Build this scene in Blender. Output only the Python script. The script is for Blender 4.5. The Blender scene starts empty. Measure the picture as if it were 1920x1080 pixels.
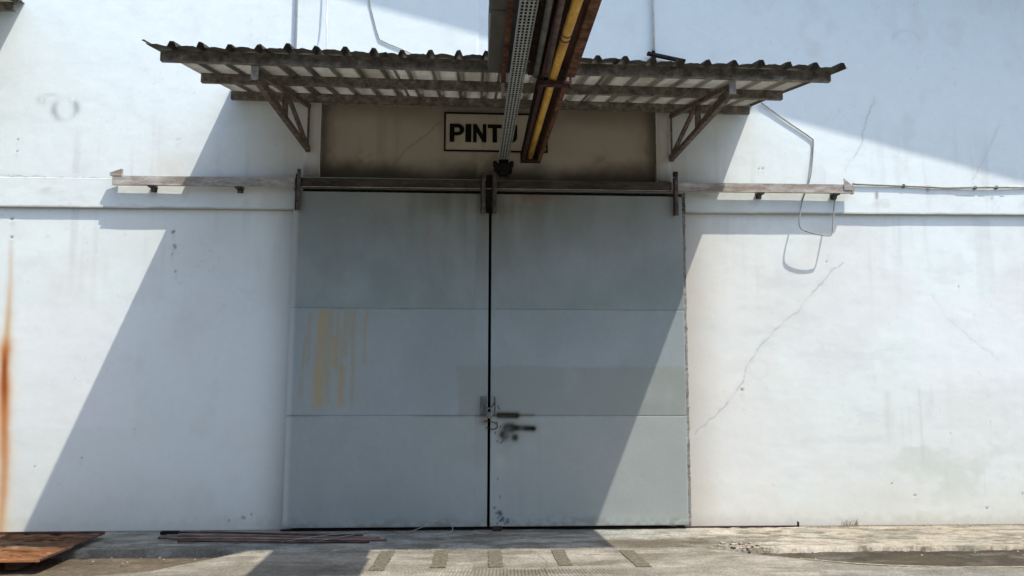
import bpy, bmesh, math, random
import numpy as np
from mathutils import Vector, Matrix
random.seed(7)
S = bpy.context.scene
COL = S.collection

# ------------------------------------------------------------------ camera
cam_data = bpy.data.cameras.new('camera')
cam = bpy.data.objects.new('camera', cam_data); COL.objects.link(cam)
cam_data.sensor_width = 36.0; cam_data.lens = 1390 / 1920 * 36
cam_data.clip_start = 0.05; cam_data.clip_end = 2000
right = Vector((0.9987291750816628, -0.050306140696053325, 0.0030540217697758044))
down = Vector((0.008446200698402876, 0.1073267680808268, -0.9941879231549167))
fwd = Vector((0.04968597925434976, 0.9929502792494663, 0.10761527031022605))
rm = Matrix((right, -down, -fwd)).transposed().to_4x4()
cam.matrix_world = Matrix.Translation((0, -7.683, 1.6)) @ rm
S.camera = cam

# ------------------------------------------------------------------ light
to_sun = Vector((0.426, -0.310, 1.0)).normalized()
elev = math.asin(to_sun.z)
azim = math.atan2(to_sun.x, to_sun.y)            # clockwise from +Y
world = bpy.data.worlds.new('World'); S.world = world; world.use_nodes = True
wn = world.node_tree; bg = wn.nodes['Background']
sky = wn.nodes.new('ShaderNodeTexSky'); sky.sky_type = 'NISHITA'; sky.sun_disc = False
sky.sun_elevation = elev; sky.sun_rotation = azim
sky.air_density = 1.0; sky.dust_density = 1.4; sky.ozone_density = 0.3; sky.altitude = 0
wn.links.new(sky.outputs[0], bg.inputs[0]); bg.inputs[1].default_value = 0.15
sun_data = bpy.data.lights.new('sun', 'SUN'); sun_data.energy = 2.4; sun_data.angle = math.radians(0.53)
sun_data.color = (1.0, 0.94, 0.86)
sun = bpy.data.objects.new('sun', sun_data); COL.objects.link(sun)
sun.rotation_euler = to_sun.to_track_quat('Z', 'Y').to_euler(); sun.location = (6, -8, 14)
S.view_settings.view_transform = 'Standard'; S.view_settings.look = 'None'
S.view_settings.gamma = 1; S.view_settings.use_curve_mapping = False
S.view_settings.exposure = 1.26

# ------------------------------------------------------------------ numpy noise
def lattice(seed, n=257):
    return np.random.RandomState(seed).rand(n, n)
_lat = {}
def vnoise(x, y, seed):
    if seed not in _lat: _lat[seed] = lattice(seed)
    t = _lat[seed]; n = 256
    xi = np.floor(x).astype(int); yi = np.floor(y).astype(int)
    fx = x - xi; fy = y - yi
    fx = fx*fx*(3-2*fx); fy = fy*fy*(3-2*fy)
    xi %= n; yi %= n
    a = t[xi, yi]; b = t[xi+1, yi]; c = t[xi, yi+1]; d = t[xi+1, yi+1]
    return (a*(1-fx)+b*fx)*(1-fy) + (c*(1-fx)+d*fx)*fy
def fbm(x, y, seed, octv=4, sx=1.0, sy=1.0):
    s = 0; a = .5; tot = 0
    for k in range(octv):
        s = s + a*vnoise(x*sx*2**k + 13.7*k, y*sy*2**k + 7.1*k, seed+k); tot += a; a *= .55
    return s / tot
def sm(a, b, v):
    t = np.clip((v-a)/(b-a), 0, 1); return t*t*(3-2*t)
def mixc(c, col, m):
    m = np.clip(m, 0, 1)[:, None]; return c*(1-m) + np.array(col)[None, :]*m
def segd(x, z, pts):
    d = np.full(x.shape, 1e9)
    for (ax, az), (bx_, bz) in zip(pts[:-1], pts[1:]):
        vx, vz = bx_-ax, bz-az
        t = np.clip(((x-ax)*vx + (z-az)*vz)/(vx*vx+vz*vz), 0, 1)
        d = np.minimum(d, np.hypot(x-ax-t*vx, z-az-t*vz))
    return d

# ------------------------------------------------------------------ materials
def new_mat(name, rough=.7, metal=0.0, spec=.3):
    m = bpy.data.materials.new(name); m.use_nodes = True
    b = m.node_tree.nodes['Principled BSDF']
    b.inputs['Roughness'].default_value = rough; b.inputs['Metallic'].default_value = metal
    b.inputs['Specular IOR Level'].default_value = spec
    return m, m.node_tree, b
def noise_node(nt, scale, detail=5, rough=.6, vec=None):
    n = nt.nodes.new('ShaderNodeTexNoise'); n.inputs['Scale'].default_value = scale
    n.inputs['Detail'].default_value = detail; n.inputs['Roughness'].default_value = rough
    if vec is not None: nt.links.new(vec, n.inputs['Vector'])
    return n
def coords(nt, sc=(1, 1, 1)):
    tc = nt.nodes.new('ShaderNodeTexCoord'); mp = nt.nodes.new('ShaderNodeMapping')
    mp.inputs['Scale'].default_value = sc; nt.links.new(tc.outputs['Object'], mp.inputs['Vector'])
    return mp.outputs['Vector']
def ramp(nt, fac, stops):
    r = nt.nodes.new('ShaderNodeValToRGB'); e = r.color_ramp.elements
    while len(e) < len(stops): e.new(.5)
    for k, (p, c) in enumerate(stops):
        e[k].position = p; e[k].color = (*c, 1) if len(c) == 3 else c
    nt.links.new(fac, r.inputs['Fac']); return r
def bump(nt, b, h, strength, dist):
    n = nt.nodes.new('ShaderNodeBump'); n.inputs['Strength'].default_value = strength
    n.inputs['Distance'].default_value = dist
    nt.links.new(h, n.inputs['Height']); nt.links.new(n.outputs['Normal'], b.inputs['Normal'])
def painted(name, rough=.75, grain=60, amp=.10, bstr=.35, bdist=.002, stretch=(1, 1, 1), spec=.25):
    """vertex colour layer 'Col' (base colour, stains) broken up by fine grain"""
    m, nt, b = new_mat(name, rough, 0, spec)
    at = nt.nodes.new('ShaderNodeAttribute'); at.attribute_name = 'Col'
    v = coords(nt, stretch)
    n1 = noise_node(nt, grain, 6, .65, v); n2 = noise_node(nt, grain*.13, 4, .6, v)
    r1 = ramp(nt, n1.outputs['Fac'], [(.3, (1-amp,)*3), (.7, (1+0*amp,)*3)])
    r2 = ramp(nt, n2.outputs['Fac'], [(.3, (1-amp*.6, 1-amp*.6, 1-amp*.7)), (.7, (1, 1, 1))])
    mx = nt.nodes.new('ShaderNodeMix'); mx.data_type = 'RGBA'; mx.blend_type = 'MULTIPLY'; mx.inputs[0].default_value = 1
    nt.links.new(at.outputs['Color'], mx.inputs[6]); nt.links.new(r1.outputs['Color'], mx.inputs[7])
    m2 = nt.nodes.new('ShaderNodeMix'); m2.data_type = 'RGBA'; m2.blend_type = 'MULTIPLY'; m2.inputs[0].default_value = 1
    nt.links.new(mx.outputs[2], m2.inputs[6]); nt.links.new(r2.outputs['Color'], m2.inputs[7])
    nt.links.new(m2.outputs[2], b.inputs['Base Color'])
    bump(nt, b, n1.outputs['Fac'], bstr, bdist)
    return m
def worn(name, c1, c2, c3=None, scale=14, rough=.7, metal=0, stretch=(1, 1, 1), bstr=.4, bdist=.002, lo=.4, hi=.62, spec=.3):
    m, nt, b = new_mat(name, rough, metal, spec)
    v = coords(nt, stretch)
    n1 = noise_node(nt, scale, 8, .7, v)
    stops = [(lo, c1), (hi, c2)]
    if c3: stops.append((min(hi+.12, 1), c3))
    r = ramp(nt, n1.outputs['Fac'], stops)
    n2 = noise_node(nt, scale*6, 5, .7, v)
    r2 = ramp(nt, n2.outputs['Fac'], [(.3, (.72, .72, .72)), (.7, (1.05, 1.05, 1.05))])
    mx = nt.nodes.new('ShaderNodeMix'); mx.data_type = 'RGBA'; mx.blend_type = 'MULTIPLY'; mx.inputs[0].default_value = 1
    nt.links.new(r.outputs['Color'], mx.inputs[6]); nt.links.new(r2.outputs['Color'], mx.inputs[7])
    nt.links.new(mx.outputs[2], b.inputs['Base Color'])
    bump(nt, b, n2.outputs['Fac'], bstr, bdist)
    return m

M = {}
M['plaster'] = painted('white_plaster_paint', .85, 70, .06, .3, .0015, spec=.15)
M['doorpaint'] = painted('grey_door_paint', .55, 40, .06, .12, .001, (1, 1, .6), spec=.18)
M['concrete'] = painted('dirty_concrete', .9, 38, .42, 1.0, .010, spec=.15)
M['sheetp'] = painted('grey_ribbed_sheet', .8, 26, .22, .4, .002, spec=.15)
M['plainwall'] = worn('white_plaster_plain', (.70, .72, .74), (.78, .80, .82), scale=2, rough=.85, bstr=.3, spec=.15)
M['jamb'] = worn('bare_cement_edge', (.20, .20, .18), (.38, .375, .34), (.55, .54, .50), scale=22, rough=.95, bstr=1, bdist=.01, stretch=(1, 1, .4))
M['purlin'] = worn('weathered_brown_steel', (.10, .085, .066), (.25, .225, .185), (.44, .42, .37), scale=15, stretch=(.9, 1, 1.1), bstr=.6)
M['truss'] = worn('brown_rusted_angle', (.08, .052, .040), (.20, .155, .125), (.40, .37, .32), scale=18, bstr=.6)
M['cap'] = worn('pale_steel_plate', (.22, .19, .155), (.36, .33, .28), scale=20)
M['sheet'] = worn('grey_fibre_roof_sheet', (.26, .255, .235), (.43, .42, .39), (.50, .49, .46), scale=5, rough=.8, stretch=(1, .4, 1), spec=.2)
M['rail'] = worn('grimy_rail_steel', (.30, .25, .20), (.56, .54, .49), (.66, .65, .61), scale=11, stretch=(.35, 1, 1.2), rough=.6)
M['raildark'] = worn('oily_rail_steel', (.035, .028, .02), (.10, .08, .06), (.16, .13, .10), scale=8, stretch=(.35, 1, 1.2), rough=.6)
M['hanger'] = worn('dark_hanger_steel', (.05, .045, .038), (.14, .125, .11), (.22, .2, .18), scale=18)
M['rust'] = worn('flaking_rust', (.055, .022, .014), (.19, .085, .04), (.30, .20, .13), scale=16, rough=.9, bstr=.8, bdist=.004)
M['darkrust'] = worn('dark_red_oxide_steel', (.020, .011, .009), (.062, .026, .020), (.12, .07, .05), scale=14, rough=.8)
M['duct'] = worn('dusty_grey_duct', (.075, .07, .062), (.13, .12, .105), scale=3, rough=.7, stretch=(1, .3, 1))
M['tray'] = worn('galvanised_tray', (.30, .31, .28), (.50, .52, .48), scale=20, rough=.5, metal=.3)
M['yellow'] = worn('yellow_gas_paint', (.40, .20, .04), (.68, .41, .075), (.74, .50, .13), scale=7, rough=.5, stretch=(1.5, .5, 1.5), lo=.33, hi=.55)
M['brownpipe'] = worn('brown_pipe_paint', (.06, .035, .028), (.16, .11, .09), scale=10)
M['greypipe'] = worn('grey_pipe_paint', (.09, .09, .075), (.19, .18, .15), scale=10)
M['black'] = worn('black_plastic', (.008, .008, .008), (.02, .019, .018), scale=20, rough=.8, spec=.08)
M['void'] = worn('dark_interior', (.01, .01, .01), (.015, .015, .015), scale=5, rough=1)
M['ink'] = worn('black_sign_paint', (.010, .009, .008), (.016, .014, .012), scale=30, rough=.9, spec=.03)
M['cable'] = worn('grey_cable', (.24, .23, .20), (.40, .39, .35), scale=20, rough=.6)
M['whitepipe'] = worn('white_conduit', (.72, .75, .77), (.84, .86, .88), scale=10, rough=.5)
M['plate'] = worn('rusty_steel_sheet', (.15, .105, .08), (.42, .165, .055), (.56, .24, .08), scale=2.2, rough=.8, stretch=(.8, 2.2, 1), lo=.40, hi=.56, bstr=.6)
M['rebar'] = worn('rusted_bar', (.035, .018, .014), (.14, .07, .05), (.22, .15, .12), scale=9, stretch=(.6, 4, 4))
M['rebarlight'] = worn('pinkish_rusted_bar', (.12, .075, .06), (.26, .18, .15), (.34, .26, .22), scale=9, stretch=(.6, 4, 4))
M['stripe'] = worn('worn_mortar_strip', (.10, .088, .062), (.185, .165, .12), (.27, .245, .19), scale=28, rough=.95, bstr=.8, bdist=.004, spec=.1)
M['yline'] = worn('faded_yellow_line', (.25, .23, .19), (.30, .275, .15), (.36, .32, .13), scale=16, rough=.9, lo=.42, hi=.56, spec=.1)
M['weed'] = worn('dry_green_weed', (.22, .21, .10), (.42, .38, .20), scale=20)
M['stone'] = worn('rubble_stone', (.22, .18, .13), (.40, .35, .28), scale=40, rough=.95, bstr=.8)
M['lock'] = worn('tarnished_lock', (.13, .14, .13), (.26, .28, .27), scale=12, rough=.45, metal=.5)

# ------------------------------------------------------------------ object helpers
def tag(o, label=None, cat=None, group=None, kind=None):
    if label: o['label'] = label
    if cat: o['category'] = cat
    if group: o['group'] = group
    if kind: o['kind'] = kind
    return o
def thing(name, label, cat, loc=(0, 0, 0), group=None):
    o = bpy.data.objects.new(name, None); COL.objects.link(o); o.location = loc
    o.empty_display_size = .1
    return tag(o, label, cat, group)
def link_mesh(name, me, mat, parent=None):
    o = bpy.data.objects.new(name, me); COL.objects.link(o)
    if mat is not None and not me.materials: me.materials.append(mat)
    if parent is not None:
        o.parent = parent
        p = parent; off = Vector((0, 0, 0))
        while p is not None: off += p.location; p = p.parent
        o.location = -off                      # all meshes are written in world metres
    return o
def obj(name, bm, mat, parent=None, smooth=False):
    me = bpy.data.meshes.new(name); bmesh.ops.recalc_face_normals(bm, faces=bm.faces[:])
    if smooth:
        for f in bm.faces: f.smooth = True
    bm.to_mesh(me); bm.free(); return link_mesh(name, me, mat, parent)
def add_box(bm, x0, x1, y0, y1, z0, z1, bev=0.0):
    vs = [bm.verts.new((x, y, z)) for z in (z0, z1) for y in (y0, y1) for x in (x0, x1)]
    fs = [(0, 1, 3, 2), (4, 6, 7, 5), (0, 4, 5, 1), (2, 3, 7, 6), (0, 2, 6, 4), (1, 5, 7, 3)]
    ff = [bm.faces.new([vs[i] for i in f]) for f in fs]
    if bev:
        es = list({e for f in ff for e in f.edges})
        bmesh.ops.bevel(bm, geom=es, offset=bev, segments=1, affect='EDGES')
def box(name, x0, x1, y0, y1, z0, z1, mat, parent=None, bev=.003):
    bm = bmesh.new(); add_box(bm, x0, x1, y0, y1, z0, z1, bev); return obj(name, bm, mat, parent)
def add_bar(bm, a, b, w, h, up=(0, 0, 1)):
    a = Vector(a); b = Vector(b); d = (b-a).normalized(); s = d.cross(Vector(up))
    if s.length < 1e-4: s = d.cross(Vector((0, 1, 0)))
    s.normalize(); u = s.cross(d).normalized()
    vs = [bm.verts.new(p + s*i*w/2 + u*j*h/2) for p in (a, b) for (i, j) in ((-1, -1), (1, -1), (1, 1), (-1, 1))]
    for f in ((0, 1, 2, 3), (7, 6, 5, 4), (0, 4, 5, 1), (1, 5, 6, 2), (2, 6, 7, 3), (3, 7, 4, 0)):
        bm.faces.new([vs[i] for i in f])
def bar(name, a, b, w, h, mat, parent=None, up=(0, 0, 1)):
    bm = bmesh.new(); add_bar(bm, a, b, w, h, up); return obj(name, bm, mat, parent)
def angle_bar(name, a, b, w, t, mat, parent=None, flip=1, up=(0, 0, 1)):
    """L-section: two thin flanges that share an edge"""
    a = Vector(a); b = Vector(b); d = (b-a).normalized(); s = d.cross(Vector(up)).normalized(); u = s.cross(d).normalized()
    bm = bmesh.new()
    prof = [(0, 0), (flip*w, 0), (flip*w, t), (flip*t, t), (flip*t, w), (0, w)]
    rings = [[bm.verts.new(p + s*(i-flip*w/2) + u*(j-w/2)) for i, j in prof] for p in (a, b)]
    n = len(prof)
    for k in range(n): bm.faces.new([rings[0][k], rings[0][(k+1) % n], rings[1][(k+1) % n], rings[1][k]])
    bm.faces.new(rings[0]); bm.faces.new(rings[1][::-1])
    return obj(name, bm, mat, parent)
def channel(name, a, b, w, h, t, mat, parent=None, opening=1, up=(0, 0, 1)):
    """C-section, open towards +s*opening"""
    a = Vector(a); b = Vector(b); d = (b-a).normalized(); s = d.cross(Vector(up)).normalized(); u = s.cross(d).normalized()
    o = opening
    prof = [(-o*w/2, -h/2), (o*w/2, -h/2), (o*w/2, -h/2+t), (-o*(w/2-t), -h/2+t), (-o*(w/2-t), h/2-t), (o*w/2, h/2-t), (o*w/2, h/2), (-o*w/2, h/2)]
    bm = bmesh.new()
    rings = [[bm.verts.new(p + s*i + u*j) for i, j in prof] for p in (a, b)]
    n = len(prof)
    for k in range(n): bm.faces.new([rings[0][k], rings[0][(k+1) % n], rings[1][(k+1) % n], rings[1][k]])
    bm.faces.new(rings[0]); bm.faces.new(rings[1][::-1])
    return obj(name, bm, mat, parent)
def smooth_path(pts, n=6):
    P = [Vector(p) for p in pts]; out = []
    for i in range(len(P)-1):
        p0 = P[max(i-1, 0)]; p1 = P[i]; p2 = P[i+1]; p3 = P[min(i+2, len(P)-1)]
        for k in range(n):
            t = k/n
            out.append(.5*((2*p1)+(-p0+p2)*t+(2*p0-5*p1+4*p2-p3)*t*t+(-p0+3*p1-3*p2+p3)*t**3))
    out.append(P[-1]); return out
def add_tube(bm, pts, r, seg=8, cap=True):
    pts = [Vector(p) for p in pts]; rings = []; prev = None
    for i, p in enumerate(pts):
        d = (pts[min(i+1, len(pts)-1)] - pts[max(i-1, 0)]).normalized()
        if prev is None:
            ref = Vector((0, 0, 1)) if abs(d.z) < .9 else Vector((1, 0, 0)); s = d.cross(ref).normalized()
        else:
            s = (prev - d*prev.dot(d)).normalized()
        prev = s; u = s.cross(d)
        rr = r[i] if isinstance(r, (list, tuple)) else r
        rings.append([bm.verts.new(p + (s*math.cos(a)+u*math.sin(a))*rr) for a in [2*math.pi*k/seg for k in range(seg)]])
    for A, B in zip(rings[:-1], rings[1:]):
        for k in range(seg): bm.faces.new([A[k], A[(k+1) % seg], B[(k+1) % seg], B[k]])
    if cap: bm.faces.new(rings[0][::-1]); bm.faces.new(rings[-1])
def tube(name, pts, r, mat, parent=None, seg=8):
    bm = bmesh.new(); add_tube(bm, pts, r, seg); return obj(name, bm, mat, parent, smooth=True)
def grid(name, xs, ys, height, colour, mat, parent=None, vertical=True, Y=0.0, keep=None, tint=1.0):
    """dense sheet: vertical (x,z facing -Y) or horizontal (x,y); height() moves it, colour() stains it"""
    nx, ny = len(xs), len(ys)
    X, Z = np.meshgrid(xs, ys); x = X.ravel(); z = Z.ravel()
    h = height(x, z)
    co = np.empty((nx*ny, 3), np.float32)
    if vertical: co[:, 0] = x; co[:, 1] = Y - h; co[:, 2] = z
    else: co[:, 0] = x; co[:, 1] = z; co[:, 2] = Y + h
    i, j = np.meshgrid(np.arange(nx-1), np.arange(ny-1)); i = i.ravel(); j = j.ravel()
    if keep is not None:
        cx = (xs[i]+xs[i+1])/2; cz = (ys[j]+ys[j+1])/2; k = keep(cx, cz); i = i[k]; j = j[k]
    a = j*nx+i; F = np.stack([a, a+1, a+nx+1, a+nx], 1).astype(np.int32)
    me = bpy.data.meshes.new(name)
    me.vertices.add(len(co)); me.vertices.foreach_set('co', co.ravel())
    me.loops.add(F.size); me.loops.foreach_set('vertex_index', F.ravel())
    me.polygons.add(len(F)); me.polygons.foreach_set('loop_start', np.arange(0, F.size, 4, dtype=np.int32))
    me.polygons.foreach_set('use_smooth', np.ones(len(F), bool))
    me.update(calc_edges=True)
    c = colour(x, z); rgba = np.ones((len(x), 4), np.float32); rgba[:, :3] = np.clip(c*tint, .002, .95)
    at = me.color_attributes.new('Col', 'FLOAT_COLOR', 'POINT'); at.data.foreach_set('color', rgba.ravel())
    return link_mesh(name, me, mat, parent)
def axis(a, b, step, marks=()):
    v = set(np.round(np.linspace(a, b, int(round((b-a)/step))+1), 4))
    for m in marks:
        v = {q for q in v if abs(q-m) > step*.45 or q in (round(a, 4), round(b, 4))}; v.add(m)
    return np.array(sorted(v))

# ------------------------------------------------------------------ added building opposite, unseen behind the camera, cuts low sky light
opp = thing('added_opposite_building', 'added unseen grey building across the yard, ends the pipe run and cuts low sky light', 'building', (0, -17, 0))
bm = bmesh.new(); add_box(bm, -26, 26, -25, -17, -.05, 9.0); obj('added_building_wall', bm, worn('grey_render', (.16, .155, .14), (.24, .235, .22), scale=1.2, rough=.9), opp)
bm = bmesh.new(); add_box(bm, -26.4, 26.4, -25.4, -16.4, 9.0, 9.2); obj('added_building_roof', bm, M['sheet'], opp)

# ------------------------------------------------------------------ the warehouse wall
OX0, OX1, OZ = -1.80, 2.20, 3.46          # door opening
PX0, PX1, PZ0, PZ1 = -1.63, 1.925, 3.575, 4.375   # recessed panel above it
WX0, WX1, WZ1 = -5.7, 6.9, 6.0
holes = [(-3.10, 3.94, .012), (-3.07, 3.97, .008), (-4.71, 3.93, .012), (-4.70, 3.80, .014), (-4.71, 3.10, .018), (-4.71, 2.91, .016),
         (-3.10, 2.98, .018), (-3.09, 2.83, .016), (-3.11, 2.76, .009), (-3.06, 2.57, .014), (-3.38, .98, .012), (-3.88, .70, .012), (-3.03, .76, .010), (-4.33, .62, .010),
         (-2.27, .12, .020), (-2.20, .155, .012), (-2.42, .09, .014), (2.79, 1.38, .018), (3.03, 3.75, .010), (3.08, 3.75, .010), (5.02, .92, .012), (4.60, .30, .012),
         (5.35, .17, .011), (4.35, .42, .010), (5.75, .30, .009), (5.2, 2.5, .008), (5.45, 1.05, .010), (4.9, 3.47, .02), (4.32, 3.43, .018), (5.55, 3.48, .02), (5.62, 3.42, .018), (3.75, 2.75, .008)]
cracks = [([(3.93, 2.72), (3.83, 2.66), (3.62, 2.44), (3.50, 2.32), (3.42, 2.20), (3.26, 2.10), (3.10, 1.92), (2.98, 1.80), (2.86, 1.66), (2.80, 1.46), (2.72, 1.36), (2.60, 1.20), (2.44, 1.06), (2.34, 1.00), (2.27, .92)], .0065, .75),
          ([(4.36, 4.55), (4.28, 4.38), (4.22, 4.24), (4.20, 4.10), (4.14, 3.95), (4.02, 3.82), (3.97, 3.72)], .006, .6),
          ([(5.78, 4.35), (5.62, 4.02), (5.50, 3.80), (5.40, 3.66)], .006, .45),
          ([(5.60, 1.7), (5.32, 1.92), (5.05, 2.15), (4.90, 2.4)], .006, .35),
          ([(-4.90, 3.545), (-4.2, 3.520), (-3.72, 3.525)], .006, .8)]
rects = [(4.7, 6.2, 1.4, 2.4, 'hi'), (2.6, 3.6, .5, 1.3, 'lo'), (5.0, 6.4, .55, 1.5, 'lo'), (-4.6, -3.4, 1.0, 2.2, 'hi'), (3.6, 4.4, 2.9, 3.2, 'lo')]
def wall_colour(x, z):
    n = len(x); c = np.tile(np.array([.785, .857, .835]), (n, 1))
    big = fbm(x, z, 11, 4, .8, .8); mid = fbm(x, z, 21, 5, 3, 3); st = fbm(x, z, 31, 4, 9, .55); fine = fbm(x, z, 41, 4, 16, 16)
    c = mixc(c, (.73, .725, .69), sm(.42, .75, big)*.55*sm(4.3, 2.8, z))
    c = mixc(c, (.66, .675, .66), sm(.55, .8, mid)*.35)
    # rain streaks below the ledge and the rail
    c = mixc(c, (.56, .58, .55), sm(.52, .80, st)*.38*sm(1.9, 3.2, z)*sm(3.28, 3.18, z))
    c = mixc(c, (.55, .56, .53), sm(.55, .80, st)*.35*sm(4.6, 3.5, z)*sm(3.5, 3.6, z))
    # damp and dust near the ground
    low = sm(.55, .0, z + (mid-.5)*.5)
    c = mixc(c, (.62, .60, .50), low*.65)
    c = mixc(c, (.46, .43, .34), sm(.16, .0, z + (fine-.5)*.18)*.75)
    c = mixc(c, (.74, .66, .54), sm(.50, .0, np.abs(x-2.2)+(mid-.5)*.4)*sm(3.6, 3.0, z)*sm(2.10, 2.2, x)*.45)
    c = mixc(c, (.60, .615, .57), sm(.45, .0, z+(mid-.5)*.5)*sm(-2, -3.2, x)*.4)
    c = mixc(c, (.66, .68, .62), sm(2.6, .4, z + (big-.5)*1.6)*.45)
    # algae patch at lower right, with blurred brushed outlines
    pat = sm(.45, .62, fbm(x, z, 61, 4, 2.2, 3.2))*sm(1.4, .9, z)*sm(.15, .4, z)*sm(3.9, 4.6, x)
    c = mixc(c, (.56, .60, .52), pat*.55)
    for (x0, x1, z0, z1) in ((4.32, 4.36, .62, 1.35), (4.25, 4.75, .58, .64), (5.2, 6.0, .72, .78), (4.78, 4.84, .2, .6), (5.25, 5.30, .3, .72), (4.28, 4.33, .25, .6)):
        m = sm(-.05, .02, np.minimum(np.minimum(x-x0, x1-x), np.minimum(z-z0, z1-z)))
        c = mixc(c, (.52, .56, .50), m*.35*sm(.3, .6, mid))
    for px, z0, z1, w, s_ in ((4.70, .62, 1.45, .012, .5), (4.58, .8, 1.3, .008, .3), (4.50, .75, 1.25, .008, .3), (4.83, 1.2, 1.5, .02, .35), (4.40, .7, 1.2, .01, .25), (4.95, .3, .62, .012, .3), (3.0, 2.4, 2.7, .02, .25), (5.35, .3, .7, .015, .3)):
        c = mixc(c, (.50, .54, .49), np.exp(-((x-px+.01*(fine-.5))/w)**2)*sm(z0-.1, z0+.1, z)*sm(z1+.05, z1-.1, z)*s_*.65)
    c = mixc(c, (.62, .65, .65), sm(.60, .72, fbm(x, z, 67, 5, 2.2, 8))*sm(2.2, 3.2, x)*sm(3.1, 2.6, z)*.30)
    c = mixc(c, (.77, .73, .66), sm(1.6, .0, x-2.2+(mid-.5))*sm(2.1, 2.2, x)*sm(3.2, 2.9, z)*.5)
    # areas of older and newer paint
    for k, (x0, x1, z0, z1, t) in enumerate(rects):
        w = .05*(fine-.5)
        m = sm(-.02, .02, np.minimum(np.minimum(x-x0, x1-x), np.minimum(z-z0, z1-z))+w)
        c = mixc(c, (.83, .845, .85) if t == 'hi' else (.72, .73, .70), m*.35)
    # old ring smudge
    r = np.hypot(x+4.25, z-4.25); an = np.arctan2(z-4.25, x+4.25)
    ring = np.exp(-((r-.115)/.035)**2)*(.55+.45*np.sin(an*2+1.0)) + np.exp(-(((x+4.50)**2+(z-4.33)**2)/.0022))*.7 + np.exp(-(((x+4.40)/.07)**2+((z-4.40)/.02)**2))*.4
    c = mixc(c, (.38, .43, .42), ring*.85*sm(.15, .5, fine))
    r = np.hypot(x-2.98, z-1.60)
    c = mixc(c, (.60, .62, .60), np.exp(-((r-.10)/.015)**2)*.22)
    r = np.hypot(x-4.75, z-5.17)
    c = mixc(c, (.55, .57, .58), np.exp(-((r-.17)/.02)**2)*.25*sm(5.15, 5.25, z))
    # grime above the rail in the door zone, on both sides of the recessed panel
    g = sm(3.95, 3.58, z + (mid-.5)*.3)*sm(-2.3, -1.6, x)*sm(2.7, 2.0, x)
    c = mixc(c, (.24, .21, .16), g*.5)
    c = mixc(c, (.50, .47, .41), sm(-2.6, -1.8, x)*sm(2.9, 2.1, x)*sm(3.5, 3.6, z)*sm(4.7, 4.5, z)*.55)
    c = mixc(c, (.62, .50, .36), np.exp(-((x+3.15)/.25)**2)*sm(3.54, 3.6, z)*sm(3.95, 3.55, z)*.35)
    # flaking spots
    fl = sm(.74, .80, fbm(x, z, 71, 3, 22, 22))*sm(.5, .65, fbm(x, z, 81, 3, 2.5, 2.5))
    c = mixc(c, (.50, .51, .48), fl*.22)
    # rust run at the far left
    wob = .012*np.sin(z*3.1)+.02*(mid-.5)
    wid = (.026+.018*sm(2.0, 1.75, z)-.006*sm(1.2, .5, z))*(.75+.5*fbm(x*0, z, 203, 4, 1, 5))
    d = np.abs(x + 4.72 - wob - .041*(2.9-z))
    run = np.exp(-(d/wid)**2)*sm(2.98, 2.7, z)
    halo = np.exp(-(d/(wid*2.0))**2)*sm(2.9, 1.6, z)
    c = mixc(c, (.72, .58, .38), halo*.8)
    c = mixc(c, (.56, .33, .15), run*(.35+.3*sm(2.5, 1.9, z)))
    hot = run*sm(1.95, 1.75, z)*(.35+.65*sm(.3, 1.3, z))*sm(.0, .35, z)
    c = mixc(c, (.55, .19, .045), hot*.95)
    c = mixc(c, (.30, .065, .02), np.exp(-(d/(wid*.55))**2)*sm(1.85, 1.6, z)*sm(1.1, 1.4, z)*.9)
    # cracks and holes
    wx = x + .05*(fbm(x, z, 91, 4, 14, 14)-.5); wz = z + .05*(fbm(x, z, 101, 4, 14, 14)-.5)
    for pts, w, s in cracks:
        d = segd(wx, wz, pts); c = mixc(c, (.36, .37, .35), np.exp(-(d/w)**2)*s*(.25+.75*sm(.35, .6, fbm(x, z, 107, 3, 6, 6))))
        c = mixc(c, (.66, .67, .65), np.exp(-(d/(w*6))**2)*s*.3)
    for k_, (hx, hz, hr) in enumerate(holes):
        hr = hr*(.55 + .25*(k_*37 % 10)/10)
        d = np.hypot(wx-hx, (wz-hz)*.8); c = mixc(c, (.07, .065, .055), sm(hr*1.6, hr*.5, d + .006*(fine-.5))*(.6+.3*(k_*53 % 10)/10))
        c = mixc(c, (.60, .60, .56), np.exp(-(np.hypot(x-hx, (z-hz+.05)*.45)/(hr*1.8))**2)*.35)
    return c
PR = .036
def wall_height(x, z):
    h = .009*(fbm(x, z, 111, 4, 1.1, 1.1)-.5) + .0022*(fbm(x, z, 121, 4, 5, 9)-.5) + .0004*(fbm(x, z, 125, 2, 40, 40)-.5)
    wx = x + .05*(fbm(x, z, 91, 4, 14, 14)-.5); wz = z + .05*(fbm(x, z, 101, 4, 14, 14)-.5)
    for pts, w, s in cracks[:3]:
        h = h - .0014*np.exp(-(segd(wx, wz, pts)/w)**2)
    for hx, hz, hr in holes:
        h = h - .006*sm(hr*1.0, hr*.4, np.hypot(wx-hx, wz-hz))
    e = np.minimum(np.minimum(x-WX0, WX1-x), np.minimum(z, WZ1-z)); e2 = np.maximum(np.maximum(PX0-x, x-PX1), np.maximum(PZ0-z, z-PZ1))
    return h*sm(0, .15, e)*sm(0, .06, np.abs(e2)) + PR*(z > 3.47)
wall = thing('warehouse_wall', 'white painted gable wall of the warehouse with stains, cracks and a rust run', 'wall')
xs = axis(WX0, WX1, .0135, (OX0, OX1, PX0, PX1)); zs = axis(0, WZ1, .0135, (OZ, PZ0, PZ1))
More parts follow.
